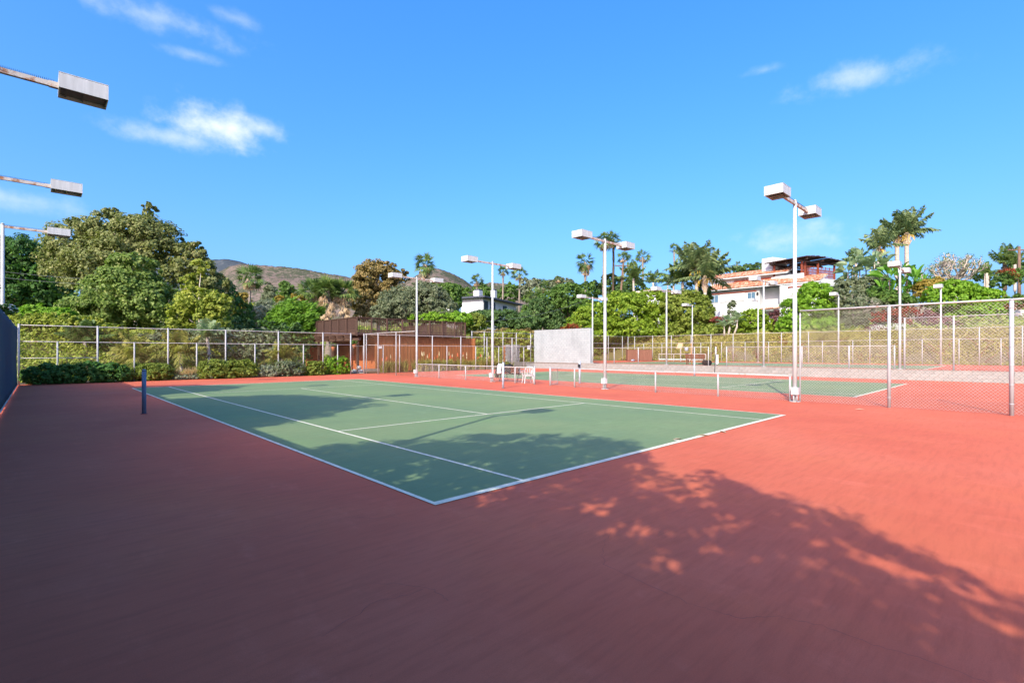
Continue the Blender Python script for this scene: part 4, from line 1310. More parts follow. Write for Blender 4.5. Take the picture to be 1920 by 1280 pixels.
def house_tiled():
    X0 = 80.3
    z0 = 5.4
    r = thing('tiled_house', 'white two storey house with red tiled roofs behind the hedge', 'house', (X0, 19.5, z0))
    ez = 12.0 - z0
    mb = MB(); mb.box((3.0, 10.4, ez / 2), (6.0, 8.6, ez)); mb.build('wall', M['white'], r)       # window wing
    mb = MB(); mb.box((3.9, 4.5, ez / 2), (4.2, 3.2, ez)); mb.build('wall', M['white'], r)       # recessed balcony bay
    mb = MB(); mb.box((2.7, 0.2, ez / 2), (6.6, 5.4, ez)); mb.build('wall', M['white'], r)       # end wing
    mb = MB(); mb.box((1.0, 4.5, 1.65 + 1.6), (2.0, 3.2, .9)); mb.build('balcony', M['white'], r)
    b = tiles((-.3, 2.95, 3.05), (0, 1, 0), (.5, 0, .22), 3.2, 2); b.build('balcony_tiles', M['tile'], r)['kind'] = 'stuff'
    # lower lean-to roof
    mb = MB(); mb.add([(-.75, -2.6, ez - .05), (-.75, 15.3, ez - .05), (3.4, 15.3, ez + 1.35), (3.4, -2.6, ez + 1.35), (-.75, -2.6, ez + .12), (-.75, 15.3, ez + .12), (3.4, 15.3, ez + 1.5), (3.4, -2.6, ez + 1.5)],
                     [(3, 2, 1, 0), (4, 5, 6, 7), (0, 1, 5, 4), (1, 2, 6, 5), (2, 3, 7, 6), (3, 0, 4, 7)]); rf = mb.build('roof', M['white'], r)
    o = tiles((-.85, -2.6, ez + .15), (0, 1, 0), (4.2, 0, 1.38), 17.8, 9).build('roof_tiles', M['tile'], rf); o['kind'] = 'stuff'
    # upper storey set back
    uz = 14.35 - z0
    mb = MB(); mb.box((6.3, 9.6, (uz + ez) / 2), (5.6, 12.2, uz - ez + .8)); mb.build('upper_wall', M['white'], r)
    mb = MB(); mb.add([(2.7, 2.8, uz - .1), (2.7, 16.6, uz - .1), (7.0, 16.6, uz + 1.2), (7.0, 2.8, uz + 1.2), (2.7, 2.8, uz + .1), (2.7, 16.6, uz + .1), (7.0, 16.6, uz + 1.4), (7.0, 2.8, uz + 1.4)],
                     [(3, 2, 1, 0), (4, 5, 6, 7), (0, 1, 5, 4), (1, 2, 6, 5), (2, 3, 7, 6), (3, 0, 4, 7)]); rf = mb.build('roof', M['white'], r)
    o = tiles((2.6, 2.8, uz + .13), (0, 1, 0), (4.4, 0, 1.3), 13.8, 9).build('roof_tiles', M['tile'], rf); o['kind'] = 'stuff'
    mb = MB(); mb.box((3.42, 8.2, uz - .55), (.1, 6.6, .3)); mb.build('red_beam', M['redwood'], r)
    mb = MB(); mb.box((6.5, 4.6, uz + 1.9), (.9, .9, 1.6)); mb.box((6.5, 4.6, uz + 2.75), (1.0, 1.0, .1)); mb.build('chimney', M['white'], r)
    # windows of the main wall: frame with blinds
    for (ya, yb, za, zb, mt) in ((12.7, 13.9, -1.9, -.75, 'glassb'), (10.5, 12.35, -1.95, -.7, 'blind'), (8.4, 10.3, -1.95, -.7, 'blind'), (6.7, 7.9, -1.9, -.75, 'glassb'), (-1.75, -.3, -1.75, -.65, 'blind'), (-.2, 1.5, -1.75, -.65, 'blind')):
        xw = -.02 if ya > 5 else -.62
        f = MB(); f.box((xw, (ya + yb) / 2, ez + (za + zb) / 2), (.12, yb - ya + .12, zb - za + .14)); fo = f.build('window', M['white'], r)
        g = MB(); g.box((xw - .07, (ya + yb) / 2, ez + (za + zb) / 2), (.04, yb - ya - .06, zb - za)); g.build('pane', M[mt], fo)
        g = MB(); g.box((xw - .1, (ya + yb) / 2, ez + (za + zb) / 2), (.04, .05, zb - za)); g.build('mullion', M['white'], fo)
    for ya, yb, xw in ((6.6, 14.0, -.1), (-1.8, 1.6, -.7)):
        mb = MB(); mb.box((xw, (ya + yb) / 2, ez - .5), (.16, yb - ya + .2, .2)); mb.build('lintel', M['redwood'], r)
    mb = MB(); mb.box((-.05, 6.35, ez - 1.0), (.3, .25, .45)); mb.build('wall_lamp', M['iron'], r)
    # terrace with pergola, turned a little
    a = math.radians(-18)
    ca, sa = math.cos(a), math.sin(a)
    def L(x, y): return (1.7 + x * ca - y * sa, .4 + x * sa + y * ca)
    def bx(mb, x, y, z, s): p = L(x, y); mb.box((p[0], p[1], z), s, a)
    tz = 13.0 - z0
    mb = MB(); bx(mb, 4.3, 2.6, tz / 2 + 0.3, (8.8, 5.4, tz - .6)); mb.build('terrace_block', M['white'], r)
    mb = MB(); bx(mb, .1, 2.6, tz + .35, (.25, 5.4, 1.0)); bx(mb, 4.3, .05, tz + .05, (8.6, .25, .5)); mb.build('parapet', M['white'], r)
    for x, y in ((.3, .3), (4.2, .3), (8.4, .3), (.3, 5.0), (4.2, 5.0), (8.4, 5.0), (1.0, 0.3)):
        mb = MB(); bx(mb, x, y, tz + 1.35, (.24, .24, 2.7)); mb.build('pergola_post', M['redwood'], r)
    for k in range(22):
        mb = MB(); bx(mb, 1.3 + k * .33, 0.35, tz + .95, (.09, .09, 1.7 if k % 3 else 2.5)); mb.build('screen_slat', M['redwood'], r)
    for k in range(5):
        mb = MB(); bx(mb, 4.6, .35, tz + .35 + k * .42, (7.2, .06, .09)); mb.build('screen_rail', M['redwood'], r)
    for y in (.3, 2.6, 5.0):
        mb = MB(); bx(mb, 4.3, y, tz + 2.75, (9.4, .16, .26)); mb.build('beam', M['darkwood'], r)
    for x in (.3, 4.2, 8.4):
        mb = MB(); bx(mb, x, 2.6, tz + 2.98, (.14, 6.4, .2)); mb.build('rafter', M['darkwood'], r)
    mb = MB(); rg = random.Random(3)
    for k in range(75):
        bx(mb, -.8 + k * .14, 2.6 + rg.uniform(-.2, .2), tz + 3.13 + rg.uniform(-.03, .1) + .35 * math.sin(min(1, k / 30) * 1.6) - .008 * max(0, k - 30), (.12, 6.9, .07))
    o = mb.build('pergola_lattice', M['darkwood'], r); o['kind'] = 'stuff'
    mb = MB(); bx(mb, 4.6, 4.6, tz + 1.2, (7.6, .2, 2.4)); mb.build('back_wall', M['darkwood'], r)
    mb = MB(); bx(mb, 2.0, 6.6, tz + 2.1, (2.6, 2.0, 4.4)); mb.build('tower', M['white'], r)


house_tiled()

# small roof glimpsed behind the hedge, and white walls
p = at(1225, 545, 95)
sh = thing('distant_house', 'low white house with a brown roof glimpsed above the rounded hedge', 'house', (p[0], p[1], terr(p[0], p[1])), None, .2)
hz = p[2] - terr(p[0], p[1])
mb = MB(); mb.box((0, 0, hz / 2 - .3), (7, 5, hz)); mb.build('wall', M['white'], sh)
mb = MB(); mb.add([(-3.9, -2.9, hz - .75), (3.9, -2.9, hz - .75), (3.9, 2.9, hz - .75), (-3.9, 2.9, hz - .75), (-2, 0, hz + .2), (2, 0, hz + .2)], [(0, 1, 5, 4), (1, 2, 5), (2, 3, 4, 5), (3, 0, 4), (3, 2, 1, 0)]); mb.build('roof', M['tile'], sh)
p = at(1912, 592, 56)
ww = thing('white_wall', 'plain white garden wall beyond the far fence at the picture edge', 'wall', (p[0], p[1], terr(p[0], p[1]) - .3), None, -YAW + .1)
mb = MB(); mb.box((1.2, 0, (p[2] - terr(p[0], p[1])) / 2 + .45), (4.4, .25, p[2] - terr(p[0], p[1]) + .9)); mb.build('wall', M['white'], ww)
mb = MB(); mb.box((1.2, 0, (p[2] - terr(p[0], p[1])) + .93), (4.5, .34, .07)); mb.build('coping', M['white'], ww)


# ------------------------------------------------------------------ palms
def fan_palm(px, base_py, top_py, d, R, label, tr=0.2, n=44, skirt=0.0, seed=0, mat='palm', trunk='trunk_grey', group='fan palms', rpx=True, low=-0.5, nf=.7):
    rng = np.random.default_rng(seed + 100)
    R = R * d / FPX if rpx else R
    c = at(px, top_py, d)          # crown centre
    b = at(px, base_py, d)
    z0 = min(b[2], terr(c[0], c[1]))
    root = thing('fan_palm', label, 'palm tree', (c[0], c[1], z0), group)
    H = c[2] - z0
    mb = MB()
    n_ = 10
    mb.tube([(0.05 * math.sin(k * .9), .04 * math.cos(k * 1.3), H * k / n_) for k in range(n_ + 1)], [tr * (1.25 - .35 * min(1, k / 4)) for k in range(n_ + 1)], 9)
    mb.build('trunk', M[trunk], root, True)

    def fan(mb, o, dirv, Lp, Lb, roll, nb=9, droop=.18, span=80):
        o = np.array(o); dirv = dirv / np.linalg.norm(dirv)
        tip = o + dirv * Lp
        s = np.cross(dirv, [0, 0, 1.0]); s /= (np.linalg.norm(s) + 1e-6)
        u = np.cross(s, dirv)
        s = s * math.cos(roll) + u * math.sin(roll); u = np.cross(s, dirv)
        w = .012 * R + .01
        mb.quad(o + s * w, o - s * w, tip - s * w, tip + s * w)
        for k in range(nb):
            a = math.radians(-span + 2 * span * k / (nb - 1)) + rng.normal() * .04
            bd = dirv * math.cos(a) + s * math.sin(a)
            l = Lb * (.72 + .28 * math.cos(a)) * rng.uniform(.9, 1.08)
            t2 = tip + bd * l + np.array([0, 0, -droop * l]) + u * .05 * l
            mid = tip + bd * l * .5 + u * .03 * l
            wv = np.cross(bd, u) * l * .075
            mb.quad(tip, mid + wv, t2, mid - wv)
    mbf = MB(); n = int(n * nf)
    for k in range(n):
        az = rng.uniform(0, 2 * math.pi)
        sz = low + (1.0 - low) * ((k + .5) / n)
        el = math.asin(max(-.95, min(.97, sz)))
        dv = np.array([math.cos(az) * math.cos(el), math.sin(az) * math.cos(el), math.sin(el)])
        fan(mbf, (0, 0, H), dv, R * .55 * rng.uniform(.7, 1.2), R * .6 * rng.uniform(.8, 1.1), rng.normal() * .5, droop=.12 + .25 * (1 - sz) * .5, span=74)
    mbf.build('crown', F[mat], root)
    if skirt > 0:
        mbs = MB()
        for k in range(int(26 * skirt / max(R, .1)) + 10):
            az = rng.uniform(0, 2 * math.pi); z = H - rng.random() * skirt
            f = 1 - .35 * (H - z) / max(skirt, .01)
            dv = np.array([math.cos(az) * .55, math.sin(az) * .55, -1.0])
            fan(mbs, (math.cos(az) * tr, math.sin(az) * tr, z), dv, R * .25 * f, R * .42 * f, rng.normal() * .8, nb=6, droop=.2, span=40)
        mbs.build('skirt', M['skirt'], root)
    return root


fan_palm(468, 600, 522, 70, 27, 'lone fan palm with a thin bare trunk before the brown hill', .2, 52, 1.0, 1, low=-.75)
fan_palm(586, 605, 548, 60, 30, 'shaggy fan palm with dead skirt, first of three side by side above the deck', .35, 76, 3.0, 2, group='shaggy fan palms above the deck', low=-.4)
fan_palm(615, 605, 546, 59, 31, 'shaggy fan palm with dead skirt, middle of three side by side above the deck', .38, 76, 3.2, 3, group='shaggy fan palms above the deck', low=-.4)
fan_palm(643, 605, 548, 60, 29, 'shaggy fan palm with dead skirt, third of three, beside the brown leaved tree', .35, 76, 3.0, 4, group='shaggy fan palms above the deck', low=-.4)
fan_palm(796, 560, 496, 75, 24, 'tall fan palm with yellowing lower fronds directly behind the rusty armed light', .3, 56, 1.6, 5, low=-.85)
fan_palm(894, 580, 527, 118, 15, 'small fan palm growing behind the square chimney of the modern house', .25, 40, .5, 6, low=-.6)
fan_palm(943, 575, 510, 120, 13, 'fan palm rising between the two chimneys of the modern house', .25, 38, .3, 7, low=-.5)
fan_palm(974, 580, 516, 116, 19, 'wide fan palm rising behind the slim chimney of the modern house', .27, 42, .4, 8, low=-.5)
fan_palm(1097, 570, 492, 100, 20, 'bushy fan palm beside the practice wall light with a dead skirt', .3, 60, 2.0, 9, low=-.9)
fan_palm(1132, 570, 452, 100, 20, 'tall fan palm partly behind the pole of the second divider light', .28, 54, 1.2, 10, low=-.8)
fan_palm(1150, 570, 450, 104, 19, 'tallest fan palm, just past the pole of the second divider light', .28, 54, 1.0, 11, low=-.8, trunk='trunk_dark')
fan_palm(1169, 570, 484, 122, 14, 'small fan palm behind the leaning utility pole', .22, 36, .2, 12, low=-.5)
fan_palm(1205, 560, 482, 118, 16, 'slender fan palm standing alone against the sky above the hedge', .25, 38, .4, 13, low=-.6)
fan_palm(1264, 520, 468, 105, 13, 'small dark fan palm behind the tall feather palms', .2, 34, 0, 14, low=-.4)
fan_palm(1382, 510, 496, 140, 8, 'tiny distant fan palm above the tiled roof', .25, 30, .2, 15, low=-.5)
fan_palm(1046, 545, 524, 120, 10, 'small distant fan palm among the hilltop shrubs', .25, 30, .2, 16, low=-.5)
fan_palm(1002, 590, 560, 90, 22, 'low bright fan palm beside the modern house terrace', .25, 46, 0, 17, low=-.5)
fan_palm(1018, 560, 540, 105, 17, 'pale fan palm on the slope above the dark pines', .25, 40, 0.3, 18, low=-.6)


def feather(mb, o, az, el, L, rng, nl=30, droop=.55, leafl=.26, wid=.03, twist=0.0):
    """one pinnate frond"""
    o = np.array(o, float)
    h = np.array([math.cos(az), math.sin(az), 0])
    side = np.array([-math.sin(az), math.cos(az), 0])
    P = []
    for k in range(nl + 1):
        t = k / nl
        P.append(o + h * L * (math.cos(el) * t + .10 * t * t) + np.array([0, 0, L * (math.sin(el) * t - droop * (1.15 - .8 * math.sin(max(el, 0))) * t ** 2.4)]) + side * twist * L * t * t)
    P = np.array(P); T = unit(np.gradient(P, axis=0))
    for k in range(nl):
        a, b = P[k], P[k + 1]
        w = .018 * L * (1 - k / nl * .8)
        mb.quad(a + side * w, a - side * w, b - side * w, b + side * w)
    up = np.cross(side, h)
    for k in range(3, nl + 1):
        t = k / nl
        l = L * leafl * (math.sin(math.pi * min(1, (t * .9 + .13))) ** .7)
        for s_ in (-1, 1):
            s2 = np.cross(T[k], [0, 0, 1.0]); s2 /= np.linalg.norm(s2) + 1e-6
            dv = s2 * s_ * .75 + T[k] * .55 + np.array([0, 0, rng.uniform(-.75, .1)])
            dv /= np.linalg.norm(dv)
            tip = P[k] + dv * l * rng.uniform(.85, 1.1) + np.array([0, 0, -.25 * l])
            mid = P[k] + dv * l * .5
            wv = T[k] * L * wid
            mb.quad(P[k], mid + wv, tip, mid - wv)


def feather_palm(px, base_py, top_py, d, Lpx, label, tr=.2, n=18, seed=0, group='feather palms', trunk='trunk_pale', shaft=True, wind=None, mat='queen', el_lo=-10, fruit=True, cat='palm tree', name='queen_palm', droop=.5):
    rng = np.random.default_rng(seed + 500)
    L = Lpx * 1.15 * d / FPX
    c = at(px, top_py, d); b = at(px, base_py, d)
    z0 = min(b[2], terr(c[0], c[1])); H = c[2] - z0
    root = thing(name, label, cat, (c[0], c[1], z0), group)
    mb = MB(); n_ = 8
    mb.tube([(.06 * math.sin(k * .5), .0, H * k / n_) for k in range(n_ + 1)], [tr * (1.15 - .2 * k / n_) for k in range(n_ + 1)], 9); mb.build('trunk', M[trunk], root, True)
    if shaft:
        mb = MB(); mb.tube([(0, 0, H - L * .42), (0, 0, H - L * .3), (0, 0, H - L * .1), (0, 0, H + L * .05)], [tr * 1.0, tr * 1.75, tr * 1.5, tr * .8], 9)
        for k in range(14):
            az = k * 2.4; z = H - L * .38 + L * .03 * k
            mb.tube([(tr * 1.3 * math.cos(az), tr * 1.3 * math.sin(az), z), (tr * 2.1 * math.cos(az), tr * 2.1 * math.sin(az), z + L * .1)], [tr * .4, tr * .1], 4)
        mb.build('crown_shaft', M['crownshaft'], root)
    mbf = MB()
    for k in range(n):
        az = k * 2.399 + rng.normal() * .2
        t = (k + .5) / n
        el = math.radians(el_lo + 12 + (86 - el_lo - 12) * t ** .62 + rng.normal() * 6)
        if wind is not None:
            az = az + .35 * math.sin(wind - az)
        feather(mbf, (0, 0, H), az, el, L * rng.uniform(.85, 1.1), rng, droop=droop * rng.uniform(.7, 1.2), twist=rng.normal() * .08)
    mbf.build('crown', F[mat], root)
    if fruit:
        mb = MB()
        for k in range(26):
            az = rng.uniform(0, 6.28)
            o = np.array([tr * math.cos(az), tr * math.sin(az), H - L * .05])
            mb.tube([o, o + np.array([math.cos(az) * L * .12, math.sin(az) * L * .12, -L * .03]), o + np.array([math.cos(az) * L * .15, math.sin(az) * L * .15, -L * rng.uniform(.1, .22)])], [.02, .02, .03], 4)
        mb.build('flower_stalks', M['fruit'], root)
    return root


camright = math.atan2(RGT[1], RGT[0])
feather_palm(1306, 575, 505, 72, 55, 'tall feather palm with swollen pale neck beside the tiled house', .26, 20, 1, wind=camright + 2.0)
feather_palm(1322, 585, 520, 71, 58, 'feather palm with an arching yellowing frond over the tiled roof', .23, 18, 2, wind=camright)
feather_palm(1280, 545, 530, 75, 50, 'short dark feather palm crowding the big rounded hedge', .22, 16, 3, shaft=False, fruit=False, mat='palm')
feather_palm(1188, 540, 522, 98, 34, 'spreading feather palm above the top of the rounded hedge', .2, 16, 4, shaft=False, fruit=False, mat='palm')
feather_palm(1225, 545, 530, 100, 26, 'ragged little feather palm by the glimpsed brown roof', .18, 12, 5, shaft=False, fruit=False, mat='palm')
feather_palm(1682, 500, 443, 80, 44, 'tall feather palm with pale trunk and windblown crown, nearer the banana clump', .32, 18, 6, wind=camright)
feather_palm(1700, 500, 438, 79, 50, 'tallest windblown feather palm, its longest frond streaming aside', .3, 18, 7, wind=camright)
feather_palm(1648, 520, 465, 76, 44, 'feather palm with orange flower stalks leaning over the grey paddle leaves', .25, 16, 8, wind=camright)
feather_palm(1605, 540, 490, 74, 30, 'small dark feather palm beside the pergola', .2, 14, 9, shaft=False, fruit=False, mat='palm')
feather_palm(1884, 510, 492, 66, 34, 'stout dark feather palm near the utility pole with one stiff side frond', .24, 11, 10, shaft=False, fruit=False, mat='palm', trunk='trunk_dark', el_lo=5, droop=.3)
feather_palm(1903, 510, 496, 65, 28, 'slimmer feather palm beside the utility pole', .16, 10, 11, shaft=False, fruit=False, mat='palm', el_lo=0, droop=.4)
feather_palm(1850, 520, 512, 64, 20, 'low feather palm under the bare branched tree', .15, 10, 12, shaft=False, fruit=False, mat='palm')


def paddle_plant(name, label, d, spots, mat, L_px, seed, nleaf=9, group=None, trunk='trunk_pale', cat='plant', elv=(5, 82), fat=.17):
    """banana or bird of paradise: stems with big paddle leaves"""
    rng = np.random.default_rng(seed + 900)
    c0 = at(spots[0][0], spots[0][1], d)
    z0 = terr(c0[0], c0[1])
    base = np.array([c0[0], c0[1], z0])
    root = thing(name, label, cat, base, group)
    mbl = MB(); mbs = MB()
    for px, py in spots:
        c = at(px, py, d + rng.uniform(-1, 1)) - base
        mbs.tube([(c[0] * .7, c[1] * .7, 0), (c[0], c[1], c[2] * .6), c], [.14, .11, .08], 7)
        for k in range(nleaf):
            az = k * 2.4 + rng.normal() * .3; el = math.radians(rng.uniform(*elv))
            L = L_px * d / FPX * rng.uniform(.75, 1.15)
            h = np.array([math.cos(az) * math.cos(el), math.sin(az) * math.cos(el), math.sin(el)])
            s = np.cross(h, [0, 0, 1.0]); s /= np.linalg.norm(s) + 1e-6
            u = np.cross(s, h)
            roll = rng.normal() * .6
            s, u = s * math.cos(roll) + u * math.sin(roll), u * math.cos(roll) - s * math.sin(roll)
            pet = c + h * L * .35
            mbl.tube([c, pet], [.03, .02], 4, False)
            prev = None
            for j in range(6):
                t = j / 5
                q = pet + h * L * .75 * t + np.array([0, 0, -.28 * L * t * t])
                w = L * fat * math.sin(math.pi * (.1 + .87 * t)) ** .7
                cur = (q + s * w + u * w * .3, q, q - s * w + u * w * .3)
                if prev:
                    mbl.quad(prev[0], prev[1], cur[1], cur[0]); mbl.quad(prev[1], prev[2], cur[2], cur[1])
                prev = cur
    mbs.build('stem', M[trunk], root, True)
    mbl.build('leaves', F[mat], root)
    return root


paddle_plant('bird_of_paradise', 'tall grey green bird of paradise with bare stems beside the pergola', 68, [(1598, 500), (1612, 492), (1590, 512), (1624, 508), (1606, 520)], 'strel', 30, 1, 10, trunk='trunk_white')
paddle_plant('bird_of_paradise', 'tall grey green bird of paradise clump below the orange stalked palm', 66, [(1640, 492), (1655, 500), (1632, 505), (1665, 508)], 'strel', 32, 2, 11, trunk='trunk_white')
paddle_plant('banana_plant', 'glossy green banana clump behind the twin headed light', 60, [(1668, 525), (1684, 518), (1700, 522), (1716, 528), (1732, 532), (1690, 545), (1672, 550), (1712, 548), (1655, 548), (1740, 545), (1698, 555), (1726, 555)], 'banana', 36, 3, 9, trunk='trunk_dark', elv=(28, 84), fat=.11)
paddle_plant('bird_of_paradise', 'spiky grey leaved bird of paradise among magenta flowers under the house windows', 60, [(1358, 612), (1368, 605), (1382, 600)], 'strel', 22, 4, 11)
paddle_plant('banana_plant', 'small banana plant at the foot of the bare branched tree', 66, [(1846, 508), (1853, 514)], 'banana', 20, 5, 7)
paddle_plant('bird_of_paradise', 'paddle leaved plant in front of the short feather palm on the hedge', 74, [(1252, 530), (1262, 536)], 'strel', 22, 6, 9)


def bare_tree(px, py, d, wpx, hpx, label, mat='trunk_pale', seed=0, gens=5, r0=.2, name='plumeria_tree', n0=9, leaves=None):
    rng = np.random.default_rng(seed)
    c = at(px, py, d); z0 = terr(c[0], c[1])
    W_, H_ = wpx * d / FPX, hpx * d / FPX
    root = thing(name, label, 'tree', (c[0], c[1], z0))
    hb = c[2] - z0
    mb = MB(); mb.tube([(0, 0, -.2), (0, 0, hb)], [r0 * 1.6, r0 * 1.2], 8); mb.build('trunk', M[mat], root, True)
    mb = MB(); tips = []

    def grow(p, dv, l, r, g):
        q = p + dv * l * .5 + rng.normal(size=3) * l * .06
        e = q + (dv + np.array([0, 0, .18])) * l * .5
        mb.tube([p, q, e], [r, r * .9, r * .8], 5, g == 0)
        if g == 0:
            tips.append(e); return
        for k in range(rng.integers(2, 4)):
            nd = dv + rng.normal(size=3) * .55 + np.array([0, 0, .12]); nd /= np.linalg.norm(nd)
            grow(e, nd, l * rng.uniform(.62, .85), r * .72, g - 1)
    for k in range(n0):
        az = k * 6.283 / n0 + rng.normal() * .2; el = rng.uniform(.1, 1.1)
        dv = np.array([math.cos(az) * math.cos(el), math.sin(az) * math.cos(el), math.sin(el) * .8])
        s = np.array([W_ * .36, W_ * .36, H_ * .42])
        grow(np.array([0, 0, hb]), dv, float(np.linalg.norm(dv * s)), r0 * .7, gens - 1)
    mb.build('branches', M[mat], root, True)
    if leaves:
        T = np.array(tips); C = np.repeat(T, 4, 0) + rng.normal(size=(len(T) * 4, 3)) * .12
        N = unit(rng.normal(size=C.shape) + np.array([0, 0, .8]))
        V, Q = leaf_quads(C, N, rng.normal(size=C.shape), np.full(len(C), .2), np.full(len(C), .09))
        place('leaves', np_mesh('leaves', V, Q, F[leaves]), root)
    return root


plant('shrub', 'tall grey green thicket under the bird of paradise stems', 'shrub', 63, [(1600, 545, 26, 22), (1630, 540, 24, 24), (1575, 540, 16, 16), (1655, 535, 16, 20)], .28, 200, 8000, 'greydark', core=.75, lc=.2)
bare_tree(1790, 530, 64, 58, 44, 'low spreading tree of thick bare pale branches on the skyline', seed=3, gens=5, r0=.2, n0=12, leaves='green')
bare_tree(1716, 612, 52, 22, 46, 'bare whitish twiggy shrub beside the red bougainvillea', 'trunk_white', 5, 4, .05, 'bare_shrub', 9)
bare_tree(1600, 590, 56, 40, 50, 'grey twiggy bush with sparse leaves between the bright shrub and bougainvillea', 'trunk_white', 6, 4, .06, 'bare_shrub', 8, 'grey')


# ------------------------------------------------------------------ trees and shrubs, from the windscreen side round
def L_(d, px=2.6): return px / 0.533 * d / FPX     # leaf length that spans about px render pixels at depth d


plant('pine_tree', 'dense dark green pine behind the power lines at the picture edge', 'tree', 62,
      [(40, 500, 70, 55), (0, 520, 75, 70), (75, 535, 55, 60), (95, 560, 40, 45), (30, 560, 90, 45), (-40, 490, 60, 60)], .42, 330, 20000, 'pine', trunk='trunk_dark', core=.8, lc=.15, aspect=.4, zmin=-.3, tr=.5)
plant('sycamore_tree', 'huge olive brown sycamore towering over the back fence', 'tree', 47,
      [(160, 475, 62, 62), (215, 440, 48, 42), (205, 402, 16, 16), (276, 400, 16, 20), (262, 425, 20, 28), (270, 470, 70, 60), (130, 510, 42, 58), (345, 500, 40, 42), (230, 520, 90, 70), (330, 470, 22, 18), (372, 520, 34, 40), (372, 478, 18, 22), (395, 560, 36, 50), (300, 450, 40, 30), (160, 440, 30, 26)],
      .24, 640, 46000, 'syc_olive', trunk='trunk_pale', core=.5, lc=.19, aspect=.75, tr=.45)
plant('sycamore_tree', 'leafy green sycamore in front of the huge olive brown one', 'tree', 40,
      [(240, 555, 68, 50), (205, 590, 70, 38), (285, 580, 52, 48), (250, 510, 46, 30), (170, 590, 40, 34)], .22, 420, 26000, 'syc_green', trunk='trunk_pale', core=.55, lc=.2, aspect=.75, tr=.25)
plant('young_tree', 'young tree with white limbs and yellow green leaves beside the sycamores', 'tree', 38,
      [(370, 575, 38, 32), (395, 600, 32, 28), (345, 600, 26, 30), (358, 535, 18, 22), (378, 505, 14, 22), (410, 575, 24, 24)], .22, 170, 6500, 'yellow', trunk='trunk_white', core=.35, lc=.3, aspect=.75, tr=.1)
plant('tree', 'shady mid green tree closing the gap behind the young white limbed tree', 'tree', 52,
      [(405, 560, 38, 44), (430, 590, 40, 34), (385, 590, 40, 40)], .3, 180, 9000, 'green', trunk='trunk_dark', core=.75, lc=.2, tr=.2)
plant('tree', 'dark trees filling the gap between the pine and the great sycamore', 'tree', 72, [(60, 585, 60, 22), (140, 580, 60, 24), (220, 590, 50, 20)], .4, 170, 7500, 'dark', core=.85, lc=.18)
plant('tree', 'mid green trees behind the practice wall and the pines', 'tree', 96, [(1060, 595, 50, 24), (1110, 590, 40, 24), (1000, 590, 30, 20)], .42, 170, 7500, 'green', core=.85, lc=.18)
plant('shrub', 'bright rounded shrub at the top of the ivy bank near the windscreen', 'shrub', 35, [(75, 588, 30, 16), (50, 592, 22, 16), (110, 592, 26, 14)], .2, 90, 4200, 'bright', core=.8, lc=.2)
plant('shrub', 'wide yellow green shrub bank below the pine', 'shrub', 32.5, [(60, 615, 45, 26), (110, 612, 50, 24), (160, 618, 45, 24), (25, 620, 30, 26), (200, 628, 40, 20)], .17, 330, 16000, 'yellow', core=.85, lc=.14, deep=.5)
plant('shrub', 'white flowering bush peeping over the windscreen', 'shrub', 19, [(10, 583, 14, 11), (22, 585, 9, 8)], .10, 40, 900, 'green', core=.7, lc=.3)
V, Q = crown_arrays([(at(12, 580, 19), np.array([.3, .3, .2]))], 26, 130, .09, np.random.default_rng(8))
tag(place('blossom', np_mesh('blossom', V, Q, F['whitefl'])), 'cluster of white blossom on top of the bush over the windscreen', 'flowers')
plant('hedge', 'dark leafy hedge behind the mesh in the windscreen corner', 'hedge', 31.8, [(60, 665, 50, 32), (115, 668, 55, 30), (160, 672, 40, 28), (80, 640, 50, 22)], .14, 240, 11000, 'hedgelow', core=.88, lc=.14, deep=.35)
plant('hedge', 'olive shrubbery behind the mesh between the arching fronds', 'hedge', 36, [(230, 665, 60, 35), (300, 660, 60, 40), (370, 660, 60, 40), (440, 655, 60, 40), (500, 655, 50, 40)], .2, 240, 12000, 'greydark', core=.9, lc=.16, deep=.4)
plant('hedge', 'dark shrubbery filling the back of the fence under the juniper', 'hedge', 42, [(430, 630, 60, 36), (490, 640, 50, 40), (545, 650, 45, 45), (390, 625, 50, 30)], .22, 200, 9000, 'dark', core=.9, lc=.16, deep=.4)
feather_palm(255, 700, 672, 31.0, 54, 'arching olive frond clump behind the mesh, nearer the windscreen', .1, 22, 21, shaft=False, fruit=False, mat='poker', el_lo=-20, name='frond_clump', cat='plant', group='arching frond clumps behind the fence', droop=.75)
feather_palm(338, 705, 660, 32.2, 50, 'arching olive frond clump behind the mesh beside the dry grass', .1, 20, 22, shaft=False, fruit=False, mat='poker', el_lo=-30, name='frond_clump', cat='plant', group='arching frond clumps behind the fence', droop=.8)
feather_palm(390, 650, 632, 33.5, 40, 'pale arching frond clump high behind the mesh', .1, 18, 23, shaft=False, fruit=False, mat='strel', el_lo=-10, name='frond_clump', cat='plant', group='arching frond clumps behind the fence', droop=.6)
feather_palm(530, 700, 672, 34.5, 40, 'arching frond clump near the orange hut pier', .1, 20, 24, shaft=False, fruit=False, mat='poker', el_lo=-20, name='frond_clump', cat='plant', group='arching frond clumps behind the fence', droop=.75)
feather_palm(160, 680, 640, 31.6, 46, 'broad frond clump in the shaded corner behind the mesh', .1, 20, 25, shaft=False, fruit=False, mat='palm', el_lo=-10, name='frond_clump', cat='plant', group='arching frond clumps behind the fence', droop=.6)


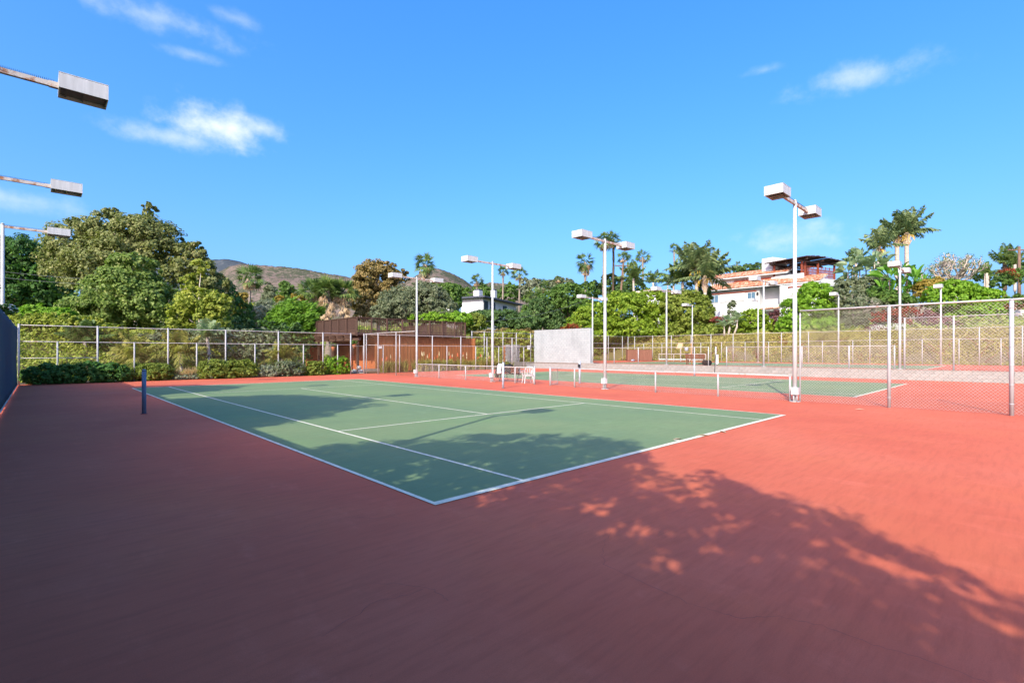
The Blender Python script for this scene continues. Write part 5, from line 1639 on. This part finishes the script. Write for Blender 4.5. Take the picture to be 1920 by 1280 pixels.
def low_hedge(label, pts, mat, leaf, n, h, name='low_hedge', cat='hedge', seed=1, wob=.12, box=True):
    """clipped hedge along the court edge: pts (x0,x1,y,depth)"""
    x0_, x1_, y_, dp = pts
    rng = np.random.default_rng(seed)
    root = thing(name, label, cat, ((x0_ + x1_) / 2, y_, 0))
    bl = []
    k = max(2, int((x1_ - x0_) / (h * .9)))
    for i in range(k):
        t = (i + .5) / k
        bl.append((np.array([(t - .5) * (x1_ - x0_ - h * .6), rng.normal() * .04, h * .46]), np.array([h * .75, dp / 2, h * .55 * rng.uniform(1 - wob, 1 + wob)])))
    V, Q = crown_arrays(bl, int(n / 28), n, leaf, rng, core=.86, lc=.26, shell=.88, zmin=-.9)
    V[:, 2] = np.maximum(V[:, 2], 0.015)
    place('leaves', np_mesh('leaves', V, Q, F[mat]), root)
    return root


low_hedge('low dark spreading juniper in the shade along the foot of the back fence', (-3.6, 0.55, 30.2, 1.0), 'lowdark', .15, 9000, 1.0, 'juniper_hedge', seed=2)
low_hedge('small scrubby hedge at the edge of the fence shadow', (0.3, 1.3, 30.95, .8), 'hedgelow', .12, 2200, .95, seed=3)
low_hedge('neatly clipped olive hedge beside the dry grass', (1.15, 2.55, 30.42, .9), 'hedgelow', .10, 4200, .95, seed=4)
low_hedge('long clipped green hedge along the back fence', (4.05, 7.15, 30.36, 1.0), 'hedgelow', .11, 8000, 1.08, seed=5)
low_hedge('silvery grey shrub between the clipped hedge and the hut', (7.3, 8.5, 30.5, .9), 'grey', .10, 2600, .7, 'shrub', 'shrub', seed=6)
low_hedge('grey green mounded shrub in front of the tall post near the hut', (8.4, 10.1, 30.4, 1.0), 'greydark', .11, 3800, .95, 'shrub', 'shrub', seed=7)
low_hedge('olive shrub in front of the orange hut pier', (10.4, 11.6, 30.5, .8), 'hedgelow', .11, 2600, .9, 'shrub', 'shrub', seed=8)
low_hedge('bright glossy green hedge beside the hut gate', (11.8, 13.6, 30.95, .6), 'bright', .16, 3600, 1.25, seed=9)
low_hedge('silver ground shrub at the foot of the dry grass', (2.6, 4.0, 30.4, .6), 'grey', .09, 1500, .35, 'shrub', 'shrub', seed=10)


def blades(name, label, cat, x0_, x1_, y0_, y1_, n, h, mat, seed, spikes=0, z=0.0, lean=.35, w=.03):
    rng = np.random.default_rng(seed)
    c = ((x0_ + x1_) / 2, (y0_ + y1_) / 2)
    root = thing(name, label, cat, (c[0], c[1], z))
    nb = max(1, n // 22)
    bx_, by_ = rng.uniform(x0_, x1_, nb) - c[0], rng.uniform(y0_, y1_, nb) - c[1]
    hs = rng.uniform(.65, 1.1, nb)
    mb = MB()
    for k in range(n):
        i = k % nb
        b = np.array([bx_[i] + rng.normal() * .06, by_[i] + rng.normal() * .06, 0])
        az = rng.uniform(0, 6.28); l = h * hs[i] * rng.uniform(.6, 1.05); ln = lean * rng.uniform(.2, 1.4)
        h_ = np.array([math.cos(az), math.sin(az), 0]); s = np.array([-h_[1], h_[0], 0]) * w
        m1 = b + h_ * l * ln * .4 + np.array([0, 0, l * .6]); t_ = b + h_ * l * ln * 1.1 + np.array([0, 0, l * (1 - ln * .35)])
        mb.quad(b - s * .7, b + s * .7, m1 + s, m1 - s); mb.quad(m1 - s, m1 + s, t_ + s * .1, t_ - s * .1)
    mb.build('leaves', F[mat], root)
    for j in range(spikes):
        i = rng.integers(nb)
        b = np.array([bx_[i], by_[i], 0]); tz_ = h * rng.uniform(1.05, 1.5)
        m2 = MB(); m2.tube([b, b + np.array([rng.normal() * .05, rng.normal() * .05, tz_ * .8])], .012, 4)
        so = m2.build('flower_stem', F['poker'], root)
        m3 = MB(); e = b + np.array([0, 0, tz_ * .78]); m3.tube([e, e + np.array([0, 0, tz_ * .08]), e + np.array([0, 0, tz_ * .22])], [.018, .032, .01], 6)
        m3.build('flower_spike', F['spikered'] if rng.random() < .55 else F['spike'], so)
    return root


blades('dry_grass', 'tuft of dry straw coloured grass between the clipped hedges', 'grass', 2.6, 4.0, 30.4, 31.0, 700, .85, 'dry', 31, lean=.5, w=.012)
blades('flower_bed', 'bed of strappy leaved flowers with cream and red spikes along the hut wall', 'flowers', 20.0, 28.8, 31.1, 32.4, 3000, 1.15, 'poker', 32, 34)
blades('flower_bed', 'small bed of yellowing strappy leaves beside the hut door', 'flowers', 17.0, 19.2, 31.2, 32.2, 700, 1.1, 'poker', 33, 6)
blades('flower_bed', 'end of the flower bed with green leaves by the block enclosure', 'flowers', 28.8, 31.0, 31.1, 32.2, 700, .8, 'hedgelow', 34, 3)

plant('juniper_tree', 'windswept bright green juniper beside the timber deck', 'tree', 46,
      [(545, 600, 40, 28), (520, 620, 30, 26), (575, 605, 28, 28), (540, 582, 24, 16), (560, 630, 40, 24), (505, 640, 22, 24)], .30, 300, 15000, 'juniper', trunk='trunk_dark', core=.6, lc=.34, aspect=.3,
      lean=(RGT * .8 + np.array([0, 0, .62])), tr=.15)
plant('casuarina_tree', 'tall brownish green casuarina before the brown hill, the leftmost of the pair', 'tree', 85, [(507, 560, 14, 24), (510, 580, 17, 26), (504, 540, 7, 12)], .42, 90, 3600, 'greydark', trunk='trunk_dark', core=.6, lc=.28, aspect=.35)
plant('casuarina_tree', 'tallest dark casuarina standing in front of the brown hill', 'tree', 82, [(536, 555, 15, 24), (534, 578, 20, 30), (545, 545, 10, 14), (530, 535, 7, 9)], .42, 110, 4600, 'green', trunk='trunk_dark', core=.6, lc=.28, aspect=.35)
plant('tree', 'ochre tinted bush under the lone fan palm', 'tree', 78, [(452, 570, 17, 20), (446, 585, 17, 20), (560, 565, 14, 16), (525, 572, 10, 16)], .4, 90, 3800, 'ochre', trunk='trunk_dark', core=.7, lc=.25)
plant('olive_shrub', 'soft grey green olive between the lone palm and the juniper', 'shrub', 60, [(500, 590, 36, 26), (470, 605, 30, 20), (530, 585, 22, 18), (455, 615, 30, 18)], .3, 170, 8500, 'grey', core=.75, lc=.2, aspect=.35)
plant('tree', 'mid green trees filling the dip behind the olive', 'tree', 100, [(480, 585, 40, 16), (540, 590, 40, 16), (590, 590, 30, 14), (575, 575, 16, 18)], .5, 130, 5200, 'yellow', core=.8, lc=.2)
plant('sycamore_tree', 'brown autumn leaved sycamore rising behind the deck', 'tree', 66,
      [(705, 525, 40, 34), (725, 512, 26, 22), (690, 560, 38, 40), (735, 560, 26, 36), (685, 535, 20, 22), (700, 590, 40, 22), (755, 520, 14, 16)], .27, 380, 27000, 'brown', trunk='trunk_pale', core=.62, lc=.18, aspect=.75)
plant('olive_shrub', 'broad grey olive tree directly behind the deck railing', 'tree', 57,
      [(760, 575, 50, 36), (805, 565, 42, 30), (725, 592, 32, 24), (830, 585, 34, 26), (790, 545, 26, 16)], .27, 380, 22000, 'greydark', trunk='trunk_dark', core=.78, lc=.17, aspect=.35)
plant('tree', 'rounded dark green tree between the olive and the modern house', 'tree', 72, [(835, 555, 30, 22), (855, 565, 16, 24), (812, 548, 20, 16)], .36, 150, 7000, 'green', core=.75, lc=.2, trunk='trunk_dark')
plant('shrub', 'bright yellow green shrub just above the end of the deck railing', 'shrub', 56, [(825, 596, 34, 13), (862, 600, 28, 14), (790, 598, 26, 10)], .25, 170, 7500, 'bright', core=.8, lc=.2)
plant('tree', 'green hillside trees along the foot of the brown hill', 'tree', 130, [(880, 555, 22, 16), (850, 548, 22, 14), (910, 550, 24, 15), (958, 552, 20, 22), (935, 556, 18, 12), (985, 552, 18, 16)], .6, 170, 6500, 'green', core=.8, lc=.2)
plant('shrub', 'dark leafy thicket below the modern house', 'shrub', 74, [(905, 598, 34, 15), (945, 602, 40, 20), (985, 608, 36, 18), (890, 612, 30, 16), (925, 590, 22, 9)], .34, 260, 12000, 'dark', core=.82, lc=.18)
plant('shrub', 'sunlit shrub with pale leaves at the end of the deck', 'shrub', 60, [(893, 604, 20, 16), (880, 615, 14, 14)], .28, 80, 3300, 'hedgelow', core=.8, lc=.2)
plant('pine_tree', 'dark shaggy pine above the practice wall corner', 'tree', 76, [(1010, 590, 26, 28), (1030, 600, 26, 26), (995, 605, 22, 22), (1045, 612, 22, 16), (1015, 570, 18, 14)], .36, 190, 9500, 'dark', trunk='trunk_dark', core=.72, lc=.2, aspect=.4)
plant('tree', 'silvery blue green tree behind the modern house terrace', 'tree', 112, [(1000, 545, 22, 18), (985, 535, 12, 12)], .5, 80, 3200, 'grey', core=.75, lc=.22)
plant('tree', 'olive hilltop trees behind the low fan palms', 'tree', 125, [(1030, 540, 24, 14), (1060, 535, 18, 14), (1005, 532, 12, 10), (1048, 528, 12, 9)], .55, 120, 4500, 'greydark', core=.8, lc=.2)
plant('tree', 'broad deep green tree between the pines and the fan palms', 'tree', 90, [(1065, 555, 36, 22), (1035, 565, 30, 18), (1100, 548, 24, 18), (1085, 575, 40, 18)], .42, 230, 10000, 'green', core=.8, lc=.18, trunk='trunk_dark')
plant('tree', 'dark canopy behind the tall fan palm trunks', 'tree', 108, [(1110, 545, 22, 18), (1145, 535, 24, 20), (1185, 540, 26, 18), (1160, 550, 34, 14)], .5, 170, 6800, 'dark', core=.82, lc=.18)
plant('hedge', 'big rounded glossy hedge mass above the far fence', 'hedge', 69,
      [(1180, 590, 62, 40), (1120, 600, 50, 32), (1220, 572, 44, 30), (1090, 615, 40, 22), (1240, 605, 50, 36), (1160, 565, 34, 18), (1190, 622, 70, 20), (1130, 630, 50, 14)], .28, 620, 40000, 'ficus', core=.86, lc=.13, trunk='trunk_dark')
plant('hedge', 'olive green hedge mass beside the tall feather palms', 'hedge', 66,
      [(1290, 590, 48, 44), (1265, 570, 30, 26), (1310, 610, 36, 30), (1280, 625, 46, 20), (1325, 590, 16, 30)], .26, 400, 26000, 'hedgelow', core=.86, lc=.14, trunk='trunk_dark')
plant('bougainvillea', 'orange red flowering vine above the practice wall', 'shrub', 66, [(1074, 616, 18, 7), (1058, 620, 8, 5)], .2, 50, 800, 'red', core=0, lc=.6, shell=.3)
plant('tree', 'narrow dark green tree between the feather palms and the tiled house', 'tree', 76, [(1318, 560, 14, 34), (1328, 585, 12, 30)], .34, 70, 3300, 'green', core=.75, lc=.25)
plant('shrub', 'columnar green shrub in front of the house windows', 'shrub', 66, [(1372, 578, 7, 14), (1371, 592, 8, 12), (1373, 603, 7, 10)], .26, 40, 1700, 'greydark', core=.75, lc=.3)
plant('bougainvillea', 'magenta and crimson bougainvillea against the house wall', 'shrub', 64, [(1350, 604, 16, 9), (1390, 598, 12, 8), (1330, 602, 10, 7), (1400, 606, 10, 7)], .18, 90, 1900, 'magenta', core=.3, lc=.5, shell=.3)
plant('shrub', 'green shrub below the magenta flowers', 'shrub', 62, [(1350, 618, 30, 12), (1395, 620, 24, 12), (1330, 622, 20, 12)], .26, 120, 4800, 'hedgelow', core=.8, lc=.2)
plant('shrub', 'rounded green shrub in front of the house balcony', 'shrub', 61, [(1412, 604, 28, 24), (1428, 612, 22, 20), (1396, 615, 18, 16)], .27, 150, 7000, 'ficus', core=.82, lc=.18)
plant('shrub', 'purple leaved shrub between two green ones', 'shrub', 62, [(1453, 600, 11, 18), (1450, 615, 11, 12)], .24, 40, 1700, 'purple', core=.8, lc=.28)
plant('shrub', 'largest bright green shrub, spreading behind the biggest court light', 'shrub', 58,
      [(1528, 572, 44, 40), (1495, 590, 34, 34), (1560, 585, 30, 32), (1525, 545, 26, 16), (1475, 615, 26, 20), (1530, 615, 56, 22)], .24, 440, 28000, 'bright', core=.86, lc=.14)
plant('shrub', 'grey green shrub with pale twigs beyond the far fence', 'shrub', 56, [(1600, 585, 36, 34), (1640, 580, 26, 24), (1590, 615, 36, 20), (1630, 612, 34, 20), (1575, 560, 18, 20)], .24, 260, 9500, 'greydark', core=.62, lc=.18)
plant('shrub', 'low dark green shrub beneath the bananas', 'shrub', 56, [(1660, 560, 24, 14), (1690, 566, 26, 14), (1640, 550, 16, 12)], .25, 110, 5000, 'green', core=.8, lc=.2)
plant('bougainvillea', 'scarlet bougainvillea sprawling beyond the tall chain link', 'shrub', 52, [(1672, 590, 24, 10), (1650, 600, 16, 7), (1705, 583, 20, 8), (1725, 590, 12, 8), (1690, 604, 16, 6), (1640, 590, 8, 5)], .17, 120, 3200, 'red', core=.5, lc=.4, shell=.4)
plant('shrub', 'mauve brown dry shrubs around the scarlet bougainvillea', 'shrub', 51, [(1745, 600, 26, 16), (1775, 612, 30, 12), (1640, 620, 30, 10), (1720, 622, 40, 8)], .2, 120, 4200, 'purple', core=.75, lc=.22)
plant('shrub', 'white flowering edging above the ivy bank', 'shrub', 49, [(1650, 615, 20, 4), (1675, 613, 16, 4), (1690, 614, 10, 4)], .12, 60, 500, 'whitefl', core=0, lc=.8)
plant('shrub', 'big yellow green shrub mass behind the far fence under the bare tree', 'shrub', 55,
      [(1800, 565, 44, 34), (1845, 570, 40, 30), (1765, 560, 34, 26), (1820, 590, 56, 24), (1870, 585, 26, 30), (1790, 540, 30, 16), (1850, 600, 40, 20)], .26, 440, 21000, 'bright', core=.86, lc=.14)
plant('shrub', 'olive brown shrub between the bananas and the yellow green mass', 'shrub', 58, [(1735, 545, 22, 18), (1755, 535, 18, 14)], .26, 80, 3600, 'ochre', core=.8, lc=.22)
plant('shrub', 'green shrub at the picture edge under the utility pole', 'shrub', 54, [(1905, 520, 26, 14), (1880, 530, 20, 10), (1912, 565, 24, 12)], .24, 110, 4800, 'green', core=.82, lc=.2)
plant('bougainvillea', 'red flowering vine over the white wall at the picture edge', 'shrub', 53, [(1885, 510, 14, 4), (1897, 519, 8, 4), (1908, 575, 18, 4), (1892, 579, 10, 3)], .16, 50, 800, 'red', core=0, lc=.8)
plant('tree', 'dark distant trees behind the tiled roof', 'tree', 125, [(1400, 505, 20, 10), (1425, 502, 16, 10), (1385, 510, 14, 10), (1445, 505, 12, 8)], .5, 80, 2800, 'dark', core=.8, lc=.2)
plant('tree', 'dark distant trees below the stout palms', 'tree', 90, [(1860, 520, 30, 10), (1835, 515, 16, 10), (1905, 505, 24, 12)], .4, 90, 3200, 'dark', core=.8, lc=.2)
plant('shrub', 'yellow flowering scrub behind the fence beside the block enclosure', 'shrub', 58, [(905, 640, 22, 16), (935, 635, 20, 14), (985, 640, 22, 18), (900, 665, 24, 22), (990, 668, 16, 20), (960, 628, 20, 10), (930, 665, 20, 24)], .26, 230, 8500, 'yellow', core=.82, lc=.18)
plant('shrub', 'brown thicket behind the raised mesh fence', 'shrub', 66, [(910, 635, 30, 16), (950, 640, 30, 24), (985, 632, 22, 16)], .3, 120, 4600, 'brown', core=.85, lc=.18)
plant('shrub', 'shadowy shrubs behind the brown storage bins', 'shrub', 70, [(1125, 660, 24, 22), (1160, 662, 28, 22), (1195, 655, 26, 20), (1230, 655, 26, 20), (1265, 652, 26, 20)], .32, 160, 6500, 'hedgelow', core=.86, lc=.18)

# trees on the shade side: outside the picture, they throw the shadows that lie on the court
def shade_tree(label, prof, x, seed, mat='green', leaf=.12, thick=1.15, dens=1.0, core=.0):
    """row of crowns along the side fence whose top line is prof [(y, z)]"""
    rng = np.random.default_rng(seed)
    ys_ = [p[0] for p in prof]; zs_ = [p[1] for p in prof]
    cy_ = (ys_[0] + ys_[-1]) / 2
    root = thing('shade_tree', label, 'tree', (x, cy_, 0))
    bl = []
    y = ys_[0] + .35
    while y < ys_[-1] - .2:
        zt = float(np.interp(y, ys_, zs_))
        r = rng.uniform(.5, .75)
        zc = zt - r * .75
        while zc > 1.2:
            bl.append((np.array([rng.uniform(-.25, .25), y - cy_, zc]), np.array([thick * rng.uniform(.7, 1), r, r * .85])))
            zc -= r * 1.15
        y += r * .95
    n = int(len(bl) * 420 * dens)
    V, Q = crown_arrays(bl, int(len(bl) * 12), n, leaf, rng, core=core, lc=.34, shell=.55, keep=.0, zmin=-.9, aspect=.6)
    V[:, 0] = np.minimum(V[:, 0], -4.02 - x + .0)
    place('crown', np_mesh('crown', V, Q, F[mat]), root)
    mb = MB()
    for k in range(max(2, int((ys_[-1] - ys_[0]) / 2.5))):
        yy = ys_[0] + (k + .5) * 2.5 - cy_
        zt = float(np.interp(yy + cy_, ys_, zs_))
        mb.tube([(0, yy, -.1), (.1, yy + .1, zt * .4), (0, yy - .1, zt * .8)], [.12, .09, .03], 6)
    mb.build('trunk', M['trunk_dark'], root, True)


shade_tree('leafy tree beside the camera that throws the dappled shade on the red floor', [(-9.5, 4.3), (-7.3, 4.75), (-6.9, 5.2), (-6.3, 5.6), (-6.0, 5.95), (-5.4, 5.85), (-4.85, 5.6), (-4.36, 5.75), (-4.1, 6.3), (-3.6, 6.9), (-2.9, 6.6), (-1.8, 6.65), (-.9, 6.0), (0, 5.5), (.2, 4.8), (1.2, 4.1), (2.0, 3.4)], -5.5, 1, leaf=.135, dens=1.6)
shade_tree('tree outside the picture whose pointed shadow lies across the service boxes', [(4.75, 3.6), (5.0, 5.0), (5.4, 6.3), (5.8, 7.0), (7.1, 7.15), (8.6, 6.95), (10.3, 6.65), (11.8, 6.0), (12.8, 5.2), (13.6, 4.1)], -5.5, 2, dens=1.3, core=.75)
shade_tree('tree outside the picture whose shadow lies near the far baseline', [(16.0, 4.0), (16.3, 5.4), (16.9, 6.4), (18, 6.35), (19.3, 6.05), (20.6, 5.6), (21.6, 5.0), (22, 4)], -5.5, 3, dens=1.3, core=.75)

# ------------------------------------------------------------------ ground cover on the banks
def cover(name, xr, yr, n, leaf, mat, seed, hgt=.35):
    rng = np.random.default_rng(seed)
    x = rng.uniform(*xr, n); y = rng.uniform(*yr, n)
    z = np.array([terr(a, b) for a, b in zip(x, y)]) + rng.random(n) * hgt * (.5 + .5 * np.sin(x * 1.7) * np.sin(y * 1.3 + 1))
    C = np.stack([x, y, z], 1)
    N = unit(rng.normal(size=C.shape) * .6 + np.array([-.35, -.1, .8]))
    V, Q = leaf_quads(C, N, rng.normal(size=C.shape), leaf * rng.uniform(.6, 1.3, n), leaf * .7 * rng.uniform(.6, 1.3, n))
    o = place(name, np_mesh(name, V, Q, F[mat])); o['kind'] = 'stuff'
    return o


cover('ground_cover', (51.5, 58.6), (-12, 33), 62000, .2, 'cover', 1, .5)
cover('ivy', (-5, 15), (32.2, 43), 26000, .2, 'coverleft', 2, .5)
cover('undergrowth', (27, 50), (34.3, 46), 16000, .3, 'yellow', 3, .6)
cover('hill_scrub', (58, 125), (-12, 95), 46000, .55, 'hedgelow', 4, 1.0)
cover('back_scrub', (-30, 60), (45, 100), 30000, .6, 'hedgelow', 5, 1.2)
mb = MB(); rg = random.Random(4)
for k in range(60):
    y = rg.uniform(-9, 22); x = rg.uniform(52.2, 55); z = terr(x, y)
    mb.tube([(x, y, z), (x + rg.uniform(-.2, .2), y + rg.uniform(-.5, .5), z + .4), (x + .3, y + rg.uniform(-.9, .9), z + rg.uniform(.6, 1.1))], [.03, .025, .015], 4)
o = mb.build('dead_stems', M['redwood']); o['kind'] = 'stuff'

# ------------------------------------------------------------------ utility poles, cables, bird, debris
def utility_pole(px, base_py, top_py, d, lean, label, r=.14, arm=1.1, az=None):
    b = at(px, base_py, d); t = at(px, top_py, d)
    z0 = terr(b[0], b[1])
    root = thing('utility_pole', label, 'utility pole', (b[0], b[1], z0))
    H = t[2] - z0
    off = np.array([RGT[0], RGT[1], 0]) * lean
    mb = MB(); mb.tube([(0, 0, -.2), tuple(off + np.array([0, 0, H]))], [r * 1.25, r * .85], 8); mb.build('pole', M['polewood'], root, True)
    c = off + np.array([0, 0, H - .45]); a = RGT * arm
    mb = MB(); mb.tube([c - a, c + a], r * .55, 5); mb.build('crossarm', M['polewood'], root)
    for k in (-1, -.55, .55, 1):
        mb = MB(); mb.tube([c + a * k * .92, c + a * k * .92 + np.array([0, 0, .28])], [.05, .035], 6); mb.build('insulator', M['iron'], root)
    return root


utility_pole(1158, 560, 494, 98, 1.1, 'leaning brown utility pole among the tall fan palms', .2, 1.6)
utility_pole(1911, 530, 462, 62, .0, 'upright brown utility pole with a crossarm at the picture edge', .16, 1.4)


def cable(label, pa, pb, sag, r, group='power lines across the trees'):
    a, b = np.array(pa), np.array(pb)
    mb = MB()
    mb.tube([a + (b - a) * t - np.array([0, 0, sag * 4 * t * (1 - t)]) for t in np.linspace(0, 1, 14)], r, 4)
    return tag(mb.build('power_cable', M['cable']), label, 'cable', group)


cable('upper power line crossing in front of the dark pine', at(-60, 500, 40), at(150, 522, 36), .1, .014)
cable('lower power line crossing in front of the dark pine', at(-60, 512, 40), at(150, 532, 36), .1, .014)
cable('thin pipe rail line behind the back fence under the olive', at(388, 614, 42), at(500, 615, 42), .0, .03, None)
cable('slack cable hanging over the dark thicket below the modern house', at(790, 601, 55), at(1090, 566, 80), 1.2, .025, None)

bd = at(1677, 398, 60)
br = thing('bird', 'tiny dark bird flying beside the windblown palms', 'bird', bd); br.scale = (.5, .5, .5)
mb = MB(); mb.tube([(-.22, 0, 0), (-.08, 0, .02), (.1, 0, .03), (.24, 0, .02)], [.02, .06, .06, .015], 6); mb.build('body', M['black'], br, True)
for s_ in (-1, 1):
    mb = MB(); mb.add([(-.08, s_ * .04, .03), (.08, s_ * .04, .03), (.02, s_ * .3, .16), (-.1, s_ * .46, .08), (-.08, s_ * .04, .018), (.08, s_ * .04, .018), (.02, s_ * .3, .148), (-.1, s_ * .46, .068)], [(0, 1, 2, 3), (7, 6, 5, 4), (0, 4, 5, 1), (1, 5, 6, 2), (2, 6, 7, 3), (3, 7, 4, 0)]); mb.build('wing', M['black'], br)


def groundpt(px, py):
    d = FPX * CH / (py - HOR)
    return at(px, py, d)


rg = random.Random(9)
for px, py, lab in ((1271, 824, 'pale curled dry leaf lying on the baseline, farther from its corner'), (1320, 817, 'pale dry leaf just outside the baseline'), (1355, 810, 'pale dry leaf outside the baseline, nearest the corner'),
                    (1612, 768, 'small pale dry leaf on the red floor near the tall fence')):
    p = groundpt(px, py)
    mb = MB()
    l = .12
    mb.add([(-l, -.02, .012), (0, -.05, .02), (l, 0, .014), (0, .05, .03), (-l, -.02, .015), (0, -.05, .023), (l, 0, .017), (0, .05, .033)], [(0, 1, 2, 3), (7, 6, 5, 4), (0, 4, 5, 1), (1, 5, 6, 2), (2, 6, 7, 3), (3, 7, 4, 0)])
    o = mb.build('dry_leaf', M['tan'], None, False, (p[0], p[1], 0)); o.rotation_euler = (0, 0, rg.uniform(0, 6))
    tag(o, lab, 'leaf', 'dry leaves on the court')
